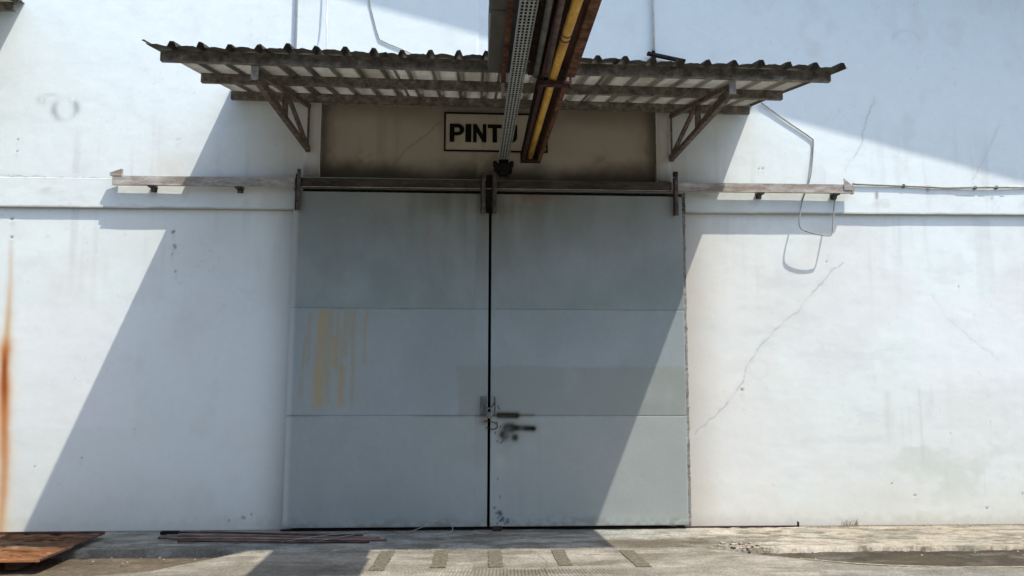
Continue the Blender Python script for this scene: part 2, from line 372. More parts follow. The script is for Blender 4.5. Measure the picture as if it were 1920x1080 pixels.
def keep_wall(cx, cz):
    inop = (cx > OX0) & (cx < OX1) & (cz < OZ); inp = (cx > PX0) & (cx < PX1) & (cz > PZ0) & (cz < PZ1)
    return ~(inop | inp)
grid('plaster', xs, zs, wall_height, wall_colour, M['plaster'], wall, True, 0.0, keep_wall)
# wall beyond the detailed field, up to the gable
RX, RZ, SL = -2.6, 8.903, .258            # ridge and slope of the roof line
def rz(x): return RZ - SL*abs(x-RX)
bm = bmesh.new()
def quad(bm, pts): bm.faces.new([bm.verts.new(p) for p in pts])
XL, XR = -12.6, 8.4
for (a, b) in ((XL, WX0), (WX1, XR)):
    quad(bm, [(a, 0, 0), (b, 0, 0), (b, 0, 3.3), (a, 0, 3.3)]); quad(bm, [(a, -PR, 3.3), (b, -PR, 3.3), (b, -PR, WZ1), (a, -PR, WZ1)]); quad(bm, [(a, 0, 3.3), (b, 0, 3.3), (b, -PR, 3.3), (a, -PR, 3.3)])
bm.faces.new([bm.verts.new(p) for p in [(XL, -PR, WZ1), (XR, -PR, WZ1), (XR, -PR, rz(XR)), (RX, -PR, RZ), (XL, -PR, rz(XL))]])
quad(bm, [(XL, 0, 0), (XL, 12, 0), (XL, 12, rz(XL)), (XL, 0, rz(XL))])
quad(bm, [(XR, 0, 0), (XR, 12, 0), (XR, 12, rz(XR)), (XR, 0, rz(XR))])
quad(bm, [(XL, 12, 0), (XR, 12, 0), (XR, 12, 6), (XL, 12, 6)])
obj('upper_wall', bm, M['plainwall'], wall)
# reveals of opening and panel
bm = bmesh.new()
add_box(bm, OX0-.2, OX0, .004, .25, 0, OZ); add_box(bm, OX1, OX1+.2, .004, .25, 0, OZ); add_box(bm, OX0, OX1, .006, .25, OZ, PZ0-.002); add_box(bm, PX0, PX1, -PR+.004, .0, 3.475, PZ0-.002)
obj('door_reveal', bm, M['jamb'], wall)
bm = bmesh.new(); add_box(bm, OX0-.1, OX1+.1, .26, .30, -.02, OZ+.1); obj('dark_interior', bm, M['void'], wall)
def panel_colour(x, z):
    n = len(x); c = np.tile(np.array([.41, .36, .28]), (n, 1))
    mid = fbm(x, z, 131, 5, 2.5, 2.5); st = fbm(x, z, 141, 4, 8, 1.0); fine = fbm(x, z, 151, 4, 18, 18)
    c = mixc(c, (.43, .385, .30), sm(.45, .75, mid)*.6)
    c = mixc(c, (.29, .24, .17), sm(.5, .8, st)*.5)
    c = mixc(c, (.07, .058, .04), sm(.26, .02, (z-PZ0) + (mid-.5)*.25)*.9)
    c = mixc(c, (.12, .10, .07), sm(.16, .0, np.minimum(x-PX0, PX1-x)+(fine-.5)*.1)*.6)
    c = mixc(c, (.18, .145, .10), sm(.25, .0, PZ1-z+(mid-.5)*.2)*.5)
    for px, pz, r in ((1.35, 3.80, .10), (1.62, 3.72, .07), (-1.2, 3.76, .12), (.2, 3.7, .2)):
        c = mixc(c, (.20, .165, .115), np.exp(-(((x-px)**2+(z-pz)**2)/r**2))*.6*sm(.35, .6, fine))
    wx = x+.05*(fine-.5)
    c = mixc(c, (.22, .18, .13), np.exp(-(segd(wx, z+.04*(mid-.5), [(-.9, 3.72), (-.75, 3.9), (-.55, 4.05), (-.4, 4.2)])/.008)**2)*.6)
    return c
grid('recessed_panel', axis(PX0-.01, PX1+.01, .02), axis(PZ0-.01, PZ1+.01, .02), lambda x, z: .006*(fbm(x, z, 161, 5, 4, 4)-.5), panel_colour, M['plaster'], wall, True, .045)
bm = bmesh.new()
add_box(bm, PX0-.05, PX0, -PR+.003, .06, PZ0, PZ1); add_box(bm, PX1, PX1+.05, -PR+.003, .06, PZ0, PZ1); add_box(bm, PX0, PX1, -PR+.003, .06, PZ1, PZ1+.05)
obj('panel_reveal', bm, M['jamb'], wall)
# flat pilaster strips that carry the canopy trusses
def strip_colour(x, z):
    c = np.tile(np.array([.60, .585, .54]), (len(x), 1)); mid = fbm(x, z, 171, 4, 5, 2)
    c = mixc(c, (.42, .38, .31), sm(.4, .8, mid)*.6)
    return mixc(c, (.16, .14, .11), sm(.22, .0, z-PZ0+(mid-.5)*.2)*.7)
for x0, x1 in ((-1.80, -1.636), (1.931, 2.08)):
    o = box('pilaster', x0, x1, -.010, -.001, PZ0+.01, 4.43, None, wall, 0)
    me = o.data; co = np.array([v.co[:] for v in me.vertices]); c = strip_colour(co[:, 0], co[:, 2])
    o.data = bpy.data.meshes.new('pilaster'); me2 = o.data
    bpy.data.objects.remove(o)
    grid('pilaster', axis(x0, x1, .02), axis(PZ0+.01, 4.40, .02), lambda x, z: .012*sm(0, .006, np.minimum(x-x0, x1-x)) , strip_colour, M['plaster'], wall, True, .0015-PR)
# protruding ledge band either side of the door
def ledge(x0, x1, ztop, zbot, sl):
    def col(x, z):
        c = wall_colour(x, z*0+3.40+(z-3.4)*.4); f = fbm(x, z, 181, 4, 5, 8)
        tz = (z - sl*x - zbot)/(ztop-zbot)
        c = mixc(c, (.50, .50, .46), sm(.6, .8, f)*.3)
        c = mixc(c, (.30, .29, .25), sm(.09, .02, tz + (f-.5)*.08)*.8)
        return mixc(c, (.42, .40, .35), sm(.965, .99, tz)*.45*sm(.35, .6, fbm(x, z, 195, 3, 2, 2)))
    def hgt(x, z):
        tz = (z - sl*x - zbot)/(ztop-zbot)
        return (.038 + .004*(fbm(x, z, 191, 4, 3, 6)-.5))*sm(.0, .02, tz) - .004*sm(.985, 1, tz)
    xs = axis(x0, x1, .03); n = 22; rows = np.linspace(0, 1, n); rows = np.sort(np.concatenate([rows, [.012, .025, .985]]))
    nx = len(xs); X, T = np.meshgrid(xs, rows); x = X.ravel(); z = (zbot + T*(ztop-zbot)).ravel() + sl*x
    me = bpy.data.meshes.new('ledge_band')
    co = np.stack([x, -hgt(x, z)-.001, z], 1).astype(np.float32)
    i, j = np.meshgrid(np.arange(nx-1), np.arange(len(rows)-1)); a = (j*nx+i).ravel(); F = np.stack([a, a+1, a+nx+1, a+nx], 1)
    me.from_pydata(co.tolist(), [], F.tolist())
    rgba = np.ones((len(x), 4), np.float32); rgba[:, :3] = col(x, z)
    at = me.color_attributes.new('Col', 'FLOAT_COLOR', 'POINT'); at.data.foreach_set('color', rgba.ravel())
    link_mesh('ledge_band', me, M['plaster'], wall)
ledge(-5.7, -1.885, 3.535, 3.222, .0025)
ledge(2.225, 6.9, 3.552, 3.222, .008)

# gable roof whose verge throws the long soft shadow across the top right
roof = thing('warehouse_roof', 'wide gable roof overhanging the white wall high above', 'roof', (RX, 0, RZ))
def roof_side(x0, x1):
    bm = bmesh.new(); z0, z1 = rz(x0), rz(x1); o = .9
    xs = np.linspace(x0, x1, 60); 
    v = [[bm.verts.new((x, y, rz(x) + dz)) for x in xs] for (y, dz) in ((-o, .02), (-o, .14), (12, .14), (12, .02))]
    for a, b in ((0, 1), (1, 2), (2, 3), (3, 0)):
        for k in range(len(xs)-1): bm.faces.new([v[a][k], v[a][k+1], v[b][k+1], v[b][k]])
    bm.faces.new([v[k][0] for k in range(4)]); bm.faces.new([v[k][-1] for k in range(4)][::-1])
    obj('roof_slope', bm, M['sheet'], roof)
roof_side(RX, XR+.4); roof_side(XL-.4, RX)

# ------------------------------------------------------------------ ground
SLAB = -.88
def slab_edge(x): return SLAB - .05*sm(1.6, 2.4, x) + .03*sm(-1.2, -.4, x) + .10*sm(-1.8, -2.3, x) + (.05+.10*sm(2, 2.5, x))*(fbm(x, x*0, 201, 4, 1.6, 1)-.5) + (.03+.05*sm(2, 2.5, x))*(fbm(x, x*0, 205, 3, 9, 1)-.5)
def slab_colour(x, y):
    c = np.tile(np.array([.44, .45, .43]), (len(x), 1)); f = fbm(x, y, 211, 5, 3, 5); g = fbm(x, y, 221, 4, 12, 20); b = fbm(x, y, 231, 4, .9, 2)
    c = mixc(c, (.46, .40, .31), sm(1.2, 3.2, x)*.8)
    c = mixc(c, (.22, .235, .205), sm(.42, .62, f)*.75)
    c = mixc(c, (.50, .46, .40), sm(.52, .66, fbm(x, y, 237, 5, 1.6, 9))*.55)
    c = mixc(c, (.20, .185, .15), sm(.54, .64, fbm(x, y, 239, 5, 2.2, 12))*.7)
    c = mixc(c, (.17, .14, .11), sm(.62, .80, g)*.55)
    c = mixc(c, (.15, .125, .095), sm(.62, .45, f + .25*sm(-.3, -.85, y)*0)*sm(-.42, -.62, y + .25*(g-.5))*sm(.9, 1.5, x)*sm(3.0, 2.4, x)*.9)
    c = mixc(c, (.62, .58, .51), sm(.50, .60, fbm(x, y, 247, 5, 4, 14))*sm(2.1, 2.5, x)*sm(4.2, 3.2, x)*.7)
    c = mixc(c, (.20, .17, .13), sm(.60, .68, fbm(x, y, 249, 5, 5, 16))*sm(2.0, 2.4, x)*.8)
    c = mixc(c, (.52, .47, .40), sm(.5, .7, g)*sm(2.4, 3, x)*.4)
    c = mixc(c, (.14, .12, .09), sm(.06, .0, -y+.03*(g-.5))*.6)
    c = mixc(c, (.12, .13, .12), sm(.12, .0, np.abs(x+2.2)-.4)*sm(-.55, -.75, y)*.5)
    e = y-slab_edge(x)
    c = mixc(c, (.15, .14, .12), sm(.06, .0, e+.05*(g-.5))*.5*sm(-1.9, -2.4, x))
    return c
def slab_h(x, y):
    e = y - slab_edge(x); h = .010*(fbm(x, y, 241, 4, 3, 3)-.5)+.008*(fbm(x, y, 245, 4, 14, 14)-.5)*(1+1.5*sm(2.1, 2.6, x)*sm(3.6, 3.0, x))
    return (h-.004)*sm(0, .04, -y+.01) - .085*sm(.008, -.012, e)
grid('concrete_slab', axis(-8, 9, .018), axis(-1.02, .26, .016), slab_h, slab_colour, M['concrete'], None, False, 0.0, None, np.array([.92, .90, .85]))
bpy.data.objects['concrete_slab']['kind'] = 'structure'

def road_edge(x):
    """y of the boundary between the concrete road (and its flared apron) and the rough gutter"""
    l = np.where(x < -1.78, np.interp(x, [-12, -4.5, -3.2, -2.54, -1.97, -1.78], [-1.75, -1.75, -1.65, -1.41, -.79, -.60]), 0)
    r = np.where(x > 2.12, np.interp(x, [2.12, 2.41, 2.75, 3.04, 3.33, 4.0, 14], [-.82, -1.05, -1.22, -1.34, -1.46, -1.55, -1.60]), 0)
    return l + r + np.where((x >= -1.78) & (x <= 2.12), -.72, 0)
def gutter_colour(x, y):
    c = np.tile(np.array([.27, .235, .185]), (len(x), 1)); f = fbm(x, y, 251, 5, 2.5, 6); g = fbm(x, y, 261, 4, 10, 24); b = fbm(x, y, 271, 4, 22, 40)
    c = mixc(c, (.40, .35, .28), sm(.48, .62, g)*.5)
    c = mixc(c, (.18, .155, .125), sm(.55, .3, f)*.5)
    R = sm(2.3, 3.3, x + 1.2*(f-.5))
    c = mixc(c, (.125, .112, .090), R*(.65+.35*sm(.3, .6, f)))
    c = mixc(c, (.30, .285, .25), R*sm(.60, .74, f)*.55)
    c = mixc(c, (.34, .34, .32), R*sm(.60, .72, fbm(x, y, 281, 4, 1.3, 9))*.55)
    c = mixc(c, (.15, .15, .05), R*sm(.55, .75, g)*np.exp(-(((x-3.75)/.35)**2+((y+1.30)/.13)**2))*.9)
    c = mixc(c, (.05, .045, .035), sm(.0, .10, SLAB-.02-y)*sm(.14, .06, SLAB-.02-y)*.25)
    c = mixc(c, (.16, .14, .115), sm(.6, .8, b)*.4)
    return c
grid('ground', axis(-8, 9, .02), axis(-3.2, -.80, .018), lambda x, y: -.045 - .022*sm(-1.5, -2.4, x) + .010*(fbm(x, y, 291, 4, 2, 2)-.5)+.007*(fbm(x, y, 295, 4, 18, 18)-.5), gutter_colour, M['concrete'], None, False, 0.0, None, np.array([.53, .485, .43]))
bpy.data.objects['ground']['kind'] = 'structure'
def road_colour(x, y):
    c = np.tile(np.array([.36, .345, .305]), (len(x), 1)); f = fbm(x, y, 301, 5, 1.2, 3.5); g = fbm(x, y, 311, 4, 8, 16); b = fbm(x, y, 321, 4, 30, 40)
    c = mixc(c, (.45, .435, .39), sm(.45, .72, f)*.75)
    c = mixc(c, (.24, .225, .19), sm(.5, .38, f)*.7)
    c = mixc(c, (.22, .20, .165), sm(.53, .62, fbm(x, y, 313, 5, 2, 8))*.5)
    c = mixc(c, (.52, .50, .46), sm(.54, .64, fbm(x, y, 317, 5, 1.2, 10))*.5)
    c = mixc(c, (.30, .30, .285), sm(2.4, 3.4, x)*.7)
    c = mixc(c, (.22, .20, .17), sm(.62, .82, g)*.45)
    e = road_edge(x)-y
    c = mixc(c, (.17, .155, .12), sm(.10, .0, e+.06*(g-.5))*.75)
    c = mixc(c, (.20, .185, .16), sm(.5, .6, fbm(x, y, 331, 4, 1.0, 7))*sm(.2, 2.2, x)*.4)
    for px, py, r_, s_ in ((-.55, -1.15, .16, .35), (1.05, -1.35, .2, .3), (2.2, -1.25, .12, .4), (-1.2, -1.45, .15, .4), (.45, -1.7, .25, .3)):
        c = mixc(c, (.13, .12, .10), np.exp(-(((x-px)**2+((y-py)*1.4)**2)/r_**2))*s_*sm(.3, .6, g))
    for pts in ([(-1.7, -.95), (-.9, -1.02), (.1, -.98), (1.2, -1.08), (2.3, -1.02)], [(.5, -.85), (.62, -1.3), (.55, -1.9)]):
        c = mixc(c, (.12, .11, .09), np.exp(-(segd(x+.06*(g-.5), y+.06*(b-.5), pts)/.007)**2)*.55)
    return mixc(c, (.50, .48, .44), sm(.7, .82, b)*.3)
def road_h(x, y):
    e = road_edge(x) - y
    h = .004*(fbm(x, y, 341, 4, 2, 2)-.5)+.004*(fbm(x, y, 345, 3, 16, 16)-.5)
    # brushed grooves that run across the road
    gm = sm(-1.46, -1.54, y + .02*np.sin(x*2.3)+.05*(fbm(x, y, 351, 3, 1.5, 1.5)-.5))*sm(-1.35, -.6, x)
    h = h + gm*.0045*np.sin((x + .25*(y+1.5)*np.sign(x-.4)*np.abs(x-.4))*2*math.pi/.0275)
    return h - .008 - .05*sm(.03, -.03, e)
xr = np.concatenate([axis(-8, -1.41, .03), axis(-1.4, 3.3, .0055), axis(3.31, 9, .03)])
yr = np.concatenate([axis(-3.2, -2.01, .06), axis(-2.0, -.55, .016)])
def keep_road(cx, cy): return cy < road_edge(cx) + .05
grid('concrete_road', xr, yr, road_h, road_colour, M['concrete'], None, False, 0.0, keep_road, np.array([.88, .845, .785]))
bpy.data.objects['concrete_road']['kind'] = 'structure'
# the yard as it goes on to the horizon
far = worn('yard_concrete', (.16, .15, .13), (.25, .235, .20), scale=.8, rough=.9, bstr=.3, spec=.1)
bm = bmesh.new()
quad(bm, [(-400, -400, -.07), (400, -400, -.07), (400, 400, -.07), (-400, 400, -.07)])
o = obj('yard', bm, far); o['kind'] = 'structure'
bm = bmesh.new()
for (x0, x1, y0, y1) in ((-60, -8, -30, -1.6), (9, 60, -30, -1.6), (-8, 9, -30, -3.2)):
    quad(bm, [(x0, y0, -.014), (x1, y0, -.014), (x1, y1, -.014), (x0, y1, -.014)])
o = obj('road', bm, far); o['kind'] = 'structure'

# five dark mortar strips in the apron
for k, (xa, ya, xb, yb, w) in enumerate(((-.74, -.90, -.77, -1.52, .12), (-.27, -.91, -.28, -1.46, .12), (.19, -.91, .19, -1.46, .115), (.75, -.92, .76, -1.43, .115), (1.36, -.95, 1.40, -1.50, .125))):
    bm = bmesh.new(); n = 14; L = []
    for i in range(n+1):
        t = i/n; x = xa+(xb-xa)*t; y = ya+(yb-ya)*t
        L.append([bm.verts.new((x-w/2+random.uniform(-.006, .006), y, -.001)), bm.verts.new((x+w/2+random.uniform(-.006, .006), y, -.001))])
    for A, B in zip(L[:-1], L[1:]): bm.faces.new([A[0], A[1], B[1], B[0]])
    r = bmesh.ops.extrude_face_region(bm, geom=bm.faces[:]); bmesh.ops.translate(bm, verts=[v for v in r['geom'] if isinstance(v, bmesh.types.BMVert)], vec=(0, 0, -.012))
    o = obj('mortar_strip', bm, M['stripe'], bpy.data.objects['concrete_road'])
# painted yellow edge line, worn into dashes
def line_strip(pts, w):
    bm = bmesh.new(); P = smooth_path([(a, b, 0) for a, b in pts], 30); 
    for i in range(len(P)-1):
        a, b = P[i], P[i+1]; d = (b-a).normalized(); s = Vector((-d.y, d.x, 0))
        hid = vnoise(np.array([a.x*3.1]), np.array([a.y]), 77)[0]
        if hid < .42: continue
        wa = w*random.uniform(.5, 1.15)*min(1, .4+hid)
        za = float(-.004); vs = [bm.verts.new((p+s*k*wa/2)[:2]+(za,)) for p, k in ((a, -1), (b, -1), (b, 1), (a, 1))]
        bm.faces.new(vs)
    o = obj('painted_line', bm, M['yline']); o['kind'] = 'structure'
line_strip([(2.15, -.88), (2.45, -1.10), (2.78, -1.27), (3.05, -1.40), (3.4, -1.52), (4.0, -1.60), (4.5, -1.615), (5.2, -1.63), (6.2, -1.64), (8, -1.66)], .035)
line_strip([(-2.25, -1.22), (-2.5, -1.45), (-2.75, -1.60), (-3.1, -1.70), (-4, -1.80), (-6, -1.82)], .035)

# rubble crumbs (stuff) at the broken slab corner
bm = bmesh.new()
def add_crumb(bm, x, y, z, r):
    vs = bmesh.ops.create_icosphere(bm, subdivisions=1, radius=r)['verts']
    for v in vs: v.co = Vector((v.co.x*random.uniform(.7, 1.4), v.co.y*random.uniform(.7, 1.3), v.co.z*random.uniform(.4, .9))) + Vector((x, y, z))
for k in range(110):
    t = random.random(); add_crumb(bm, random.gauss(2.42, .16), random.gauss(-.83, .06), -.008+random.uniform(-.01, .004), random.uniform(.005, .022)*random.random()**.5)
for k in range(70):
    add_crumb(bm, random.uniform(-5, 6.5), random.gauss(-1.0, .10), -.040, random.uniform(.004, .012))
for k in range(90):
    add_crumb(bm, random.uniform(2.2, 6.5), random.gauss(-.03, .02), .0, random.uniform(.004, .011))
o = obj('rubble_crumbs', bm, M['stone']); tag(o, kind='stuff')

for k, (x, y, r) in enumerate(((2.30, -.74, .030), (2.38, -.80, .036), (2.46, -.77, .026), (2.52, -.86, .034), (2.42, -.70, .022), (2.60, -.83, .024), (2.35, -.88, .026), (2.24, -.82, .020), (2.56, -.74, .018), (2.48, -.90, .022))):
    bm = bmesh.new(); add_crumb(bm, x, y, .002, r)
    o = obj('rubble_stone', bm, M['stone']); tag(o, 'pale lump of broken concrete in the rubble at the slab corner', 'stone', 'lumps of broken concrete')

# ------------------------------------------------------------------ canopy
def corrugated(x0, x1, yb, yf, zb, zf, pitch=.22, phase=0.0):
    """one trapezoidal sheet, ribs running down the slope"""
    bm = bmesh.new(); prof = []
    k = math.floor((x0-phase)/pitch)
    xs = [x0]
    while True:
        c = phase + k*pitch
        for dx in (-.034, -.014, .014, .034, .055, .08, .11, .14, .165):
            x = c + dx
            if x0 < x < x1: xs.append(x)
        k += 1
        if phase + k*pitch - .05 > x1: break
    xs.append(x1); xs = sorted(set(xs))
    def rib(x):
        d = abs((x-phase+pitch/2) % pitch - pitch/2)
        return .040*(1-max(0, min(1, (d-.014)/.020))) + (.011*(1-((.11-d)/.076)**2) if d > .034 else 0)
    ys = np.array([yb, yb-.4, yb-.8, yb-1.2, yb-1.6, yb-1.84, yb-1.96, yf]); rows = []
    for q, y in enumerate(ys):
        t = (y-yb)/(yf-yb); z = zb+(zf-zb)*t
        rows.append([bm.verts.new((x, y + (random.uniform(-.009, .009) if q == 7 else 0), z + rib(x)*(1+.12*math.sin(x*37.1)) + .005*math.sin(x*5+y*2) + .003*math.sin(x*17+1))) for x in xs])
    for A, B in zip(rows[:-1], rows[1:]):
        for i in range(len(xs)-1): bm.faces.new([A[i], A[i+1], B[i+1], B[i]])
    r = bmesh.ops.solidify(bm, geom=bm.faces[:], thickness=.005)
    return bm
def canopy(px, pz, label, hide_left=False):
    T = thing('canopy', label, 'canopy', (px, 0, pz))
    def X(v): return v + px
    def Z(v, x=0): return v + pz - .0085*x
    # sheets, each about 0.9 m wide and lapped over its neighbour by a rib
    x0 = -2.57; n = 6; w = .88+.04
    edges = [-2.575, -1.655, -.735, .185, 1.105, 2.025, 2.985]
    for i in range(n):
        a, b = edges[i], edges[i+1] + (.03 if i < n-1 else 0)
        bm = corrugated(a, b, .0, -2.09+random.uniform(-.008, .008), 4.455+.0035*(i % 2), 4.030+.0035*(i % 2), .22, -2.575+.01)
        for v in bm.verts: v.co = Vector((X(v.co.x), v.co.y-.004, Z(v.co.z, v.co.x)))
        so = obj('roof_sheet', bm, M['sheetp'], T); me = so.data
        P_ = np.empty(len(me.vertices)*3, np.float32); me.vertices.foreach_get('co', P_); P_ = P_.reshape(-1, 3)
        x_ = P_[:, 0]-px; y_ = P_[:, 1]; f_ = fbm(x_, y_, 601, 4, 6, 2)
        c_ = np.tile(np.array([.45, .44, .40]), (len(x_), 1))
        c_ = mixc(c_, (.33, .315, .27), sm(.45, .68, f_)*.8)
        d_ = np.abs((x_+2.565+.11) % .22 - .11); c_ = mixc(c_, (.20, .185, .155), sm(.045, .03, d_)*(.35+.5*f_))  # rib hollows darkened in colour: dirt with painted shade
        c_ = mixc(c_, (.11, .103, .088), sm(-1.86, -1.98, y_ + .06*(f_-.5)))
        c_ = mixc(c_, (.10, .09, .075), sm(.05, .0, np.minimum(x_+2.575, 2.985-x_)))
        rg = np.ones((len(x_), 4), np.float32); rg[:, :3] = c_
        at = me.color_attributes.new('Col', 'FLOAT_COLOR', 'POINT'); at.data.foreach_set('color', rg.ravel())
    slope = (4.455-4.030)/2.09
    for y, xa, xb in ((-.10, -2.545, 2.925), (-1.05, -2.50, 2.88), (-1.95, -2.48, 2.895)):
        zt = 4.455 - slope*(-y) - .006; h = .085; 
        channel('purlin', (X(xa), y, Z(zt-h/2, xa)), (X(xb), y, Z(zt-h/2, xb)), .045, h, .006, M['purlin'], T, opening=-1)
    for xt in (-1.755, 2.085):
        s = 1 if xt < 0 else -1
        F = (X(xt), -.062, Z(3.85, xt)); Wt = (X(xt), -.062, Z(4.315, xt)); E_ = (X(xt), -1.93, Z(3.91, xt)); EB = (X(xt), -1.86, Z(3.865, xt))
        MT = (X(xt), -1.0, Z(4.125, xt)); MB = (X(xt), -1.0, Z(3.862, xt))
        angle_bar('top_chord', Wt, (X(xt), -1.92, Z(3.925, xt)), .04, .006, M['truss'], T, s)
        angle_bar('bottom_chord', F, EB, .045, .006, M['truss'], T, s)
        bar('wall_post', F, Wt, .018, .018, M['truss'], T)
        angle_bar('web_post', MB, MT, .045, .006, M['truss'], T, s, up=(0, 1, 0))
        angle_bar('web_brace', (X(xt), -.06, Z(3.87, xt)), (X(xt), -.98, Z(4.12, xt)), .035, .006, M['truss'], T, s)
        angle_bar('web_brace', (X(xt), -1.02, Z(3.88, xt)), (X(xt), -1.86, Z(3.92, xt)), .035, .006, M['truss'], T, s)
        box('end_plate', X(xt)-.028, X(xt)+.028, -1.945, -1.935, Z(3.845, xt), Z(3.955, xt), M['cap'], T, 0)
        box('foot_plate', X(xt)-.024, X(xt)+.024, -.056, -.040, Z(3.82, xt), Z(3.89, xt), M['truss'], T, 0)
    # bolts under the sheets at the front purlin
    return T
canopy(0, 0, 'brown steel framed canopy with grey ribbed sheets over the sliding doors')
canopy(-7.72, .95, 'brown corner of a higher canopy cut off at the top left of the photo')

# ------------------------------------------------------------------ door rail
rail = thing('door_rail', 'long grimy steel sliding rail fixed across the wall above the doors', 'rail', (0, -.1, 3.49))
def RZc(x): return 3.487 + .0035*(x+3.7)
channel('rail_beam', (-3.69, -.106, RZc(-3.69)), (-1.86, -.106, RZc(-1.86)), .034, .095, .006, M['rail'], rail, opening=-1)
channel('rail_beam', (-1.858, -.106, RZc(-1.86)), (2.06, -.106, RZc(2.06)), .034, .095, .006, M['raildark'], rail, opening=-1)
channel('rail_beam', (2.062, -.106, RZc(2.06)), (4.00, -.106, RZc(4.0)), .034, .095, .006, M['rail'], rail, opening=-1)
bar('rail_lip', (-3.66, -.129, RZc(-3.66)-.046), (4.0, -.129, RZc(4)-.046), .012, .006, M['rail'], rail)
def wedge(x0, x1, z0, z1, y0, y1, peak, name, mat, parent):
    bm = bmesh.new(); P = [(x0, z0), (x1, z0), (peak, z1)] if True else 0
    P = [(x0, z0), (x1, z0), (x1, z1), (x0, z0+.03)] if peak == 'r' else [(x0, z0), (x1, z0), (x1, z0+.03), (x0, z1)]
    A = [bm.verts.new((x, y0, z)) for x, z in P]; B = [bm.verts.new((x, y1, z)) for x, z in P]
    bm.faces.new(A); bm.faces.new(B[::-1])
    for k in range(4): bm.faces.new([A[k], A[(k+1) % 4], B[(k+1) % 4], B[k]])
    return obj(name, bm, mat, parent)
wedge(-3.715, -3.60, 3.535, 3.605, -.128, -.088, 'r', 'end_stop', M['rail'], rail)
wedge(3.92, 4.035, 3.50, 3.625, -.130, -.124, 'l', 'end_stop', M['rail'], rail)
box('end_stop', 4.002, 4.03, -.128, -.088, 3.46, 3.56, M['rail'], rail)
for x in (-3.30, -2.43, 3.02, 3.84):
    z = RZc(x)-.052
    bm = bmesh.new(); add_box(bm, x-.035, x+.035, -.13, -.036, z-.012, z); add_box(bm, x-.012, x+.012, -.10, -.036, z-.05, z-.012); add_box(bm, x-.03, x+.03, -.045, -.036, z-.05, z+.11)
    obj('wall_bracket', bm, M['hanger'], rail)
tag(box('drip_flashing', -1.86, 2.05, -.062, -.03, 3.535, 3.56, M['raildark'], rail, .002))

